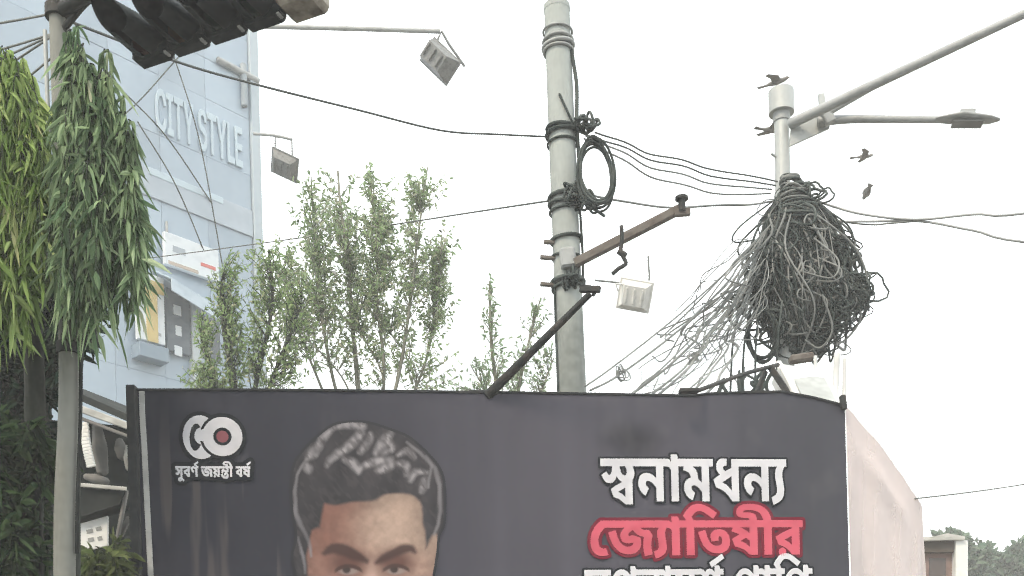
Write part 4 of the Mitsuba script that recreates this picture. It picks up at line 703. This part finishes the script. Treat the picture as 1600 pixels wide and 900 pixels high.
# ------------------------------------------------------------------ trees
# drooping mast trees at the left
def mast_tree(label, cols, Y, seed, ca, cb, trunk):
    r = np.random.default_rng(seed); k = thing('mast_tree', label, 'tree')
    part(k, 'trunk', tube(spline(trunk, 24), np.linspace(.1, .03, len(spline(trunk, 24))), 10), M_BARK, True)
    B, D, tw, K_ = [], [], [], []
    for (u, v, ru, rv, n) in cols:
        for _ in range(int(n * .8)):
            th = r.random() * 2 * math.pi; w = r.uniform(-1, 1); rad = math.sqrt(max(0, 1 - .72 * w * w)) * (.3 + 1.02 * r.random())
            sc = Y / F; p = at(u, v + w * rv, Y); out = np.array([math.cos(th), math.sin(th), 0])
            s0 = p + out * ru * sc * rad * .35 + [0, 0, .10]; s1 = p + out * ru * sc * rad * .8 + [0, 0, .08 * r.random()]; s2 = p + out * ru * sc * rad * 1.05 - [0, 0, r.uniform(.12, .34)]
            l = spline([s0, s1, s2], 10); tw.append(tube(l, np.linspace(.005, .002, len(l)), 4)); tone = r.random()
            for t in np.linspace(.12, 1, 13):
                q_ = l[int(t * (len(l) - 1))]; B.append(q_); K_.append(tone); D.append(np.array([0, 0, -1.0]) + out * (.1 + .3 * r.random()) + r.normal(size=3) * .38)
    B, D = np.array(B), np.array(D); n = len(B); t = np.array(K_)[:, None] ** 1.6 * .8 + .2 * r.random((n, 1))
    m, c = leaves(B, D, .07 + .17 * r.random(n) ** 1.7, .015 + .024 * r.random(n), r, np.clip((np.array(ca) * (1 - t) + np.array(cb) * t) * (1 + .22 * r.normal(size=(n, 1))), .01, .6), .3, .3)
    part(k, 'twigs', cat(tw), M_BARK); part(k, 'crown', m, M_LEAF, color=c); labels[k + '__crown'] = {'kind': 'stuff'}; labels[k + '__twigs'] = {'kind': 'stuff'}
YA = 6.35
mast_tree('drooping mast tree right of the grey signal mast, reaching the traffic light', [(116, 95, 14, 36, 14), (134, 135, 24, 45, 26), (166, 135, 15, 34, 13), (112, 215, 30, 60, 44), (160, 215, 30, 55, 40), (197, 215, 13, 40, 16), (146, 300, 50, 55, 66), (204, 315, 20, 46, 32), (108, 330, 34, 60, 46), (168, 372, 46, 46, 50), (211, 390, 12, 36, 16), (128, 415, 38, 36, 34)], YA, 31, (.09, .16, .085), (.42, .54, .32),
          [at(104, 1500, YA + 1.0), at(106, 900, YA + .9), at(112, 600, YA + .7), at(132, 350, YA + .1), at(125, 110, YA)])
mast_tree('bright green drooping mast tree cut by the left picture edge', [(10, 135, 26, 45, 36), (34, 170, 26, 55, 40), (46, 250, 32, 60, 60), (10, 260, 50, 90, 110), (58, 330, 30, 60, 56), (10, 390, 42, 70, 80), (-60, 260, 55, 160, 120)], YA + .05, 32, (.16, .26, .07), (.50, .63, .26),
          [at(58, 1500, YA + .85), at(56, 900, YA + .8), at(54, 600, YA + .6), at(40, 300, YA + .15), at(20, 130, YA + .05)])
# dark crown behind them; its shade is put into the leaf colours
k = thing('shade_tree', 'dark leafy tree behind the signal mast, shade put into its leaf colour', 'tree'); YS = 8.2
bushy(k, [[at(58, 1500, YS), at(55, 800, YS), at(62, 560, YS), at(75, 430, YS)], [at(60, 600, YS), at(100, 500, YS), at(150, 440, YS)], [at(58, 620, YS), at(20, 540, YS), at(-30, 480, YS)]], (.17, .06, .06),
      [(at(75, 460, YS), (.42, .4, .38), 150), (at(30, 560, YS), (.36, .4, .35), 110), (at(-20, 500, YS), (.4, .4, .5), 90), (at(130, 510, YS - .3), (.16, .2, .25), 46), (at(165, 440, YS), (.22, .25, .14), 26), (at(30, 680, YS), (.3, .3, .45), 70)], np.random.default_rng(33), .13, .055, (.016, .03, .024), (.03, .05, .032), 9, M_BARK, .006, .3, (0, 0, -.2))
# low plants at the lower left
def bush(label, blobs, Y, seed, ca, cb, L=.16, W=.05):
    r = np.random.default_rng(seed); k = thing('bush', label, 'bush'); st_ = []
    for (u, v, ru, rv, n) in blobs: st_.append([at(u, 1480, Y), at(u + r.normal() * 10, v + rv * 1.2, Y), at(u, v - rv * .3, Y)])
    bushy(k, st_, [.02] * len(st_), [(at(u, v, Y), (ru * Y / F, .3, rv * Y / F), n) for (u, v, ru, rv, n) in blobs], r, L, W, ca, cb, 8, M_BARK, .004, .3, (0, 0, -.1))
bush('green bush filling the lower left corner of the picture', [(10, 760, 40, 80, 100), (35, 830, 45, 50, 70), (0, 680, 30, 50, 40), (60, 690, 24, 50, 30)], 7.0, 41, (.025, .05, .025), (.065, .11, .045))
bush('yellowish green plant growing at the foot of the stall beside the billboard', [(150, 890, 26, 34, 40), (190, 880, 18, 40, 30), (165, 930, 40, 40, 40)], 8.6, 42, (.09, .12, .045), (.15, .18, .07))
# the airy trees behind the board
YT = 16.0; r = np.random.default_rng(51)
k = thing('slender_tree', 'tall airy pale green tree with several stems behind the billboard', 'tree')
S_ = lambda *q: [at(u, v, YT + .25 * math.sin(u)) for u, v in q]
stems = [S_((575, 1440), (572, 800), (560, 610), (548, 480), (545, 400), (533, 330), (528, 268)), S_((575, 760), (600, 600), (590, 480), (588, 380), (578, 280)), S_((575, 760), (620, 600), (640, 480), (652, 380), (668, 262)), S_((572, 780), (520, 590), (500, 470), (492, 380), (486, 275)),
         S_((573, 780), (500, 600), (460, 500), (440, 420)), S_((575, 760), (660, 580), (680, 470), (690, 390)), S_((574, 770), (545, 610), (470, 520)), S_((575, 740), (600, 600), (560, 500), (600, 420)), S_((574, 750), (650, 600), (610, 520))]
sc = YT / F
bl = [(490, 290, 26, 22, 9), (488, 330, 24, 30, 14), (580, 282, 24, 22, 10), (585, 335, 22, 26, 12), (664, 285, 26, 24, 14), (645, 310, 18, 20, 8), (500, 400, 48, 55, 62), (560, 380, 44, 45, 48), (620, 390, 52, 50, 62), (680, 400, 26, 50, 26), (480, 470, 50, 50, 62), (560, 460, 55, 45, 60), (630, 460, 50, 45, 44), (690, 470, 24, 40, 14), (540, 530, 50, 40, 30), (620, 545, 50, 40, 20), (680, 560, 40, 40, 16), (530, 330, 26, 30, 14), (620, 335, 26, 25, 14)]
bushy(k, stems, (.05, .03, .034, .03, .026, .026, .022, .022, .022), [(at(u, v, YT), (ru * sc * 1.65, ru * sc * 1.5, rv * sc * 1.25), int(n * 2.3)) for u, v, ru, rv, n in bl], r, .095, .037, (.26, .36, .19), (.45, .57, .34), 9, M_BARKP, .006, .35, (0, 0, .1))
k = thing('leafy_tree', 'dense green tree between the blue building and the slender stems', 'tree'); YG = 15.0; sc = YG / F
S_ = lambda *q: [at(u, v, YG) for u, v in q]
bushy(k, [S_((375, 1480), (372, 800), (365, 600), (352, 520), (345, 440)), S_((372, 760), (400, 600), (425, 480), (420, 390)), S_((372, 760), (335, 600), (315, 530)), S_((373, 740), (430, 580), (470, 480))], (.09, .045, .04, .04),
      [(at(u, v, YG), (ru * sc * 1.3, ru * sc * 1.3, rv * sc * 1.15), int(n * 1.6)) for u, v, ru, rv, n in [(350, 545, 44, 52, 62), (330, 590, 44, 26, 34), (372, 480, 40, 52, 52), (345, 440, 20, 36, 16), (395, 420, 34, 36, 26), (420, 395, 18, 24, 8), (440, 440, 34, 46, 32), (412, 540, 44, 56, 50), (470, 500, 30, 60, 30), (455, 570, 34, 40, 18), (306, 585, 18, 24, 12), (320, 510, 14, 30, 10)]],
      np.random.default_rng(52), .088, .033, (.21, .31, .13), (.38, .50, .25), 8, M_BARK, .006, .35, (0, 0, .0))
k = thing('slender_tree', 'small thin leaved tree left of the concrete pole behind the black strut', 'tree'); YQ = 14.5; sc = YQ / F
S_ = lambda *q: [at(u, v, YQ) for u, v in q]
bushy(k, [S_((790, 1480), (788, 800), (780, 640), (768, 540), (765, 440)), S_((788, 780), (810, 610), (830, 520), (845, 465)), S_((788, 780), (770, 640), (735, 570)), S_((788, 770), (835, 640), (865, 560))], (.05, .03, .025, .03),
      [(at(u, v, YQ), (ru * sc, ru * sc, rv * sc), n) for u, v, ru, rv, n in [(766, 455, 16, 26, 10), (768, 500, 22, 24, 14), (838, 490, 26, 30, 22), (800, 560, 46, 40, 50), (750, 585, 34, 26, 26), (845, 560, 24, 40, 26), (810, 600, 36, 20, 36), (720, 600, 30, 16, 12)]],
      np.random.default_rng(53), .088, .03, (.24, .34, .2), (.4, .5, .33), 7, M_BARKP, .006, .3, (0, 0, .3))
# far trees at the lower right
YF = 42.0; sc = YF / F
for i, (l, bl, tr) in enumerate((('rounded far tree behind the brown kiosk with the white pillar', [(1492, 860, 40, 28, 90), (1478, 838, 22, 14, 26), (1520, 868, 30, 30, 60), (1505, 900, 50, 40, 70)], 1500),
                                 ('far tree in the lower right corner, cut by the picture edge', [(1570, 886, 34, 18, 60), (1555, 872, 18, 10, 20), (1610, 870, 40, 30, 80), (1590, 910, 60, 30, 90), (1545, 905, 40, 26, 60)], 1585))):
    k = thing('far_tree', l, 'tree'); S_ = lambda *q: [at(u, v, YF + 3 * i) for u, v in q]; sc = (YF + 3 * i) / F
    bushy(k, [S_((tr, 1190), (tr, 960), (tr - 5, 870)), S_((tr, 980), (tr + 25, 890)), S_((tr, 980), (tr - 25, 880))], (.3, .15, .15), [(at(u, v, YF + 3 * i), (ru * sc, ru * sc, rv * sc), n) for u, v, ru, rv, n in bl], np.random.default_rng(60 + i), .42, .24, (.10, .15, .105), (.15, .2, .14), 10, M_BARK, .03, .2, (0, 0, .2))

# ------------------------------------------------------------------ stall at the lower left, kiosk at the lower right
YK = 10.2
stall = thing('market_stall', 'dark ramshackle stall under a white edged roof left of the billboard', 'stall')
K = lambda u, v, d=0: at(u, v, YK + d)
part(stall, 'dark_backdrop', prism([K(-120, 640, 1), K(225, 668, 1), K(225, 1420, 1), K(-120, 1420, 1)], .1), M_BACKDROP)  # near-black backdrop added to block the sky; foliage shade put into its colour
part(stall, 'roof', prism([K(-120, 520, -.25), K(212, 664, -.25), K(212, 650, .95), K(-120, 520, .95)], .07, (0, 0, 1)), M_TARP)
part(stall, 'fascia', beam(K(112, 634, -.3), K(206, 668, -.3), .03, .065), M_FASCIA)
part(stall, 'fascia', beam(K(112, 648, -.27), K(206, 684, -.27), .03, .03), M_TARPG)
for u in (-80, 212): part(stall, 'post', beam(K(u, 1420, -.2), K(u, 670, -.2), .07), M_FRAME)
def strip(p, w, m_, nm, lab=None):
    P = spline(p, 14); part(stall, nm, cat([beam(a, b, .03, w, .006, up=(1, 0, 0)) for a, b in zip(P[:-1], P[1:])]), m_, label=lab)
strip([K(131, 660, -.1), K(136, 700, -.12), K(143, 730, -.1)], .085, M_WHITE, 'cloth_strip', 'white cloth strip hanging under the stall roof')
def sack(u0, v0, u1, v1, w, nm, m_=M_TARPG):
    a, b = K(u0, v0, .1), K(u1, v1, .1); mm = tm(hull([a, a * .5 + b * .5, b], [w * .6, w, w * .75], 2)); part(stall, nm, mm, m_, 60)
sack(152, 668, 160, 735, .075, 'grey_bundle'); sack(187, 690, 190, 712, .06, 'grey_bundle'); sack(200, 700, 202, 730, .05, 'grey_bundle', M_FASCIA); sack(135, 745, 165, 752, .05, 'grey_bundle')
part(stall, 'canopy', prism([K(112, 756, -.5), K(196, 764, -.5), K(186, 788, -.5), K(112, 812, -.5)], .25), M_TARP, label='dark slanted canopy below the hanging bundles')
part(stall, 'canopy_edge', beam(K(118, 757, -.53), K(198, 764, -.53), .02, .035), M_FASCIA)
part(stall, 'brace', beam(K(198, 766, -.45), K(180, 860, -.45), .03, .05), M_TARPG); part(stall, 'brace', beam(K(202, 808, -.4), K(188, 838, -.4), .03, .05), M_TARPG)
sb_ = thing('price_board', 'white board with faint grey scribbles below the dark stall canopy', 'board')
part(sb_, 'board', prism([K(112, 822, -.42), K(168, 806, -.42), K(168, 852, -.42), K(112, 866, -.42)], .03), M_WHITE)
for (u, v, w) in ((140, 830, 10), (154, 826, 8), (142, 843, 9), (156, 841, 7)): part(sb_, 'scribble', beam(K(u - w / 2, v + 1, -.424), K(u + w / 2, v - 1, -.424), .006, .035), M_ARM)
part(stall, 'shelf', prism([K(100, 866, -.4), K(200, 862, -.4), K(200, 876, -.4), K(100, 880, -.4)], .4), M_TARP)
wp = thing('white_board', 'blank white board behind the bush in the lower left corner', 'board'); part(wp, 'sheet', prism([at(10, 868, 7.6), at(48, 864, 7.6), at(50, 1000, 7.6), at(12, 1000, 7.6)], .03), M_WHITE)
part(wp, 'frame', beam(at(8, 866, 7.58), at(30, 1000, 7.58), .03, .03), M_DARKSTEEL)
wb2 = thing('white_board', 'blank low white board under the scribbled price board left of the billboard', 'board'); part(wb2, 'sheet', prism([K(112, 884, -.6), K(138, 876, -.6), K(136, 960, -.6), K(112, 960, -.6)], .03), M_WHITE)

YC = 16.5
kio = thing('kiosk', 'brown walled kiosk with a white pillar at the right of the pink cloth', 'kiosk')
Q = lambda u, v, d=0: at(u, v, YC + d)
part(kio, 'wall', prism([Q(1425, 846), Q(1489, 846), Q(1489, 1300), Q(1425, 1300)], 2.0), M_BROWN)
part(kio, 'lintel', beam(Q(1425, 855, -.06), Q(1489, 855, -.06), .1, .18), M_BROWND)
part(kio, 'roof', prism([Q(1425, 845, -.2), Q(1508, 843, -.2), Q(1508, 838, -.2), Q(1480, 833, -.2), Q(1460, 838, -.2), Q(1425, 840, -.2)], 2.3), M_FASCIA)
part(kio, 'pillar', beam(Q(1499, 1300, -.05), Q(1499, 846, -.05), .19, .19), M_WHITE)
part(kio, 'window', prism([Q(1452, 872, -.012), Q(1478, 872, -.012), Q(1478, 900, -.012), Q(1452, 900, -.012)], .01), mat('kiosk_window', (.09, .07, .065), .3))

# ------------------------------------------------------------------ thin fog volume, added to wash things out like lens flare
if VEIL:
    scene['air'] = dict(type='homogeneous', albedo={'type': 'rgb', 'value': [.95, .96, .96]}, sigma_t={'type': 'rgb', 'value': [VEIL] * 3})
    scene['veil'] = dict(type='cube', to_world=T().translate([0, 100, 14]).scale([410, 410, 15.2]), bsdf={'type': 'null'}, interior={'type': 'ref', 'id': 'air'})
    scene['camera']['medium'] = {'type': 'ref', 'id': 'air'}
    labels['veil'] = {'kind': 'stuff'}
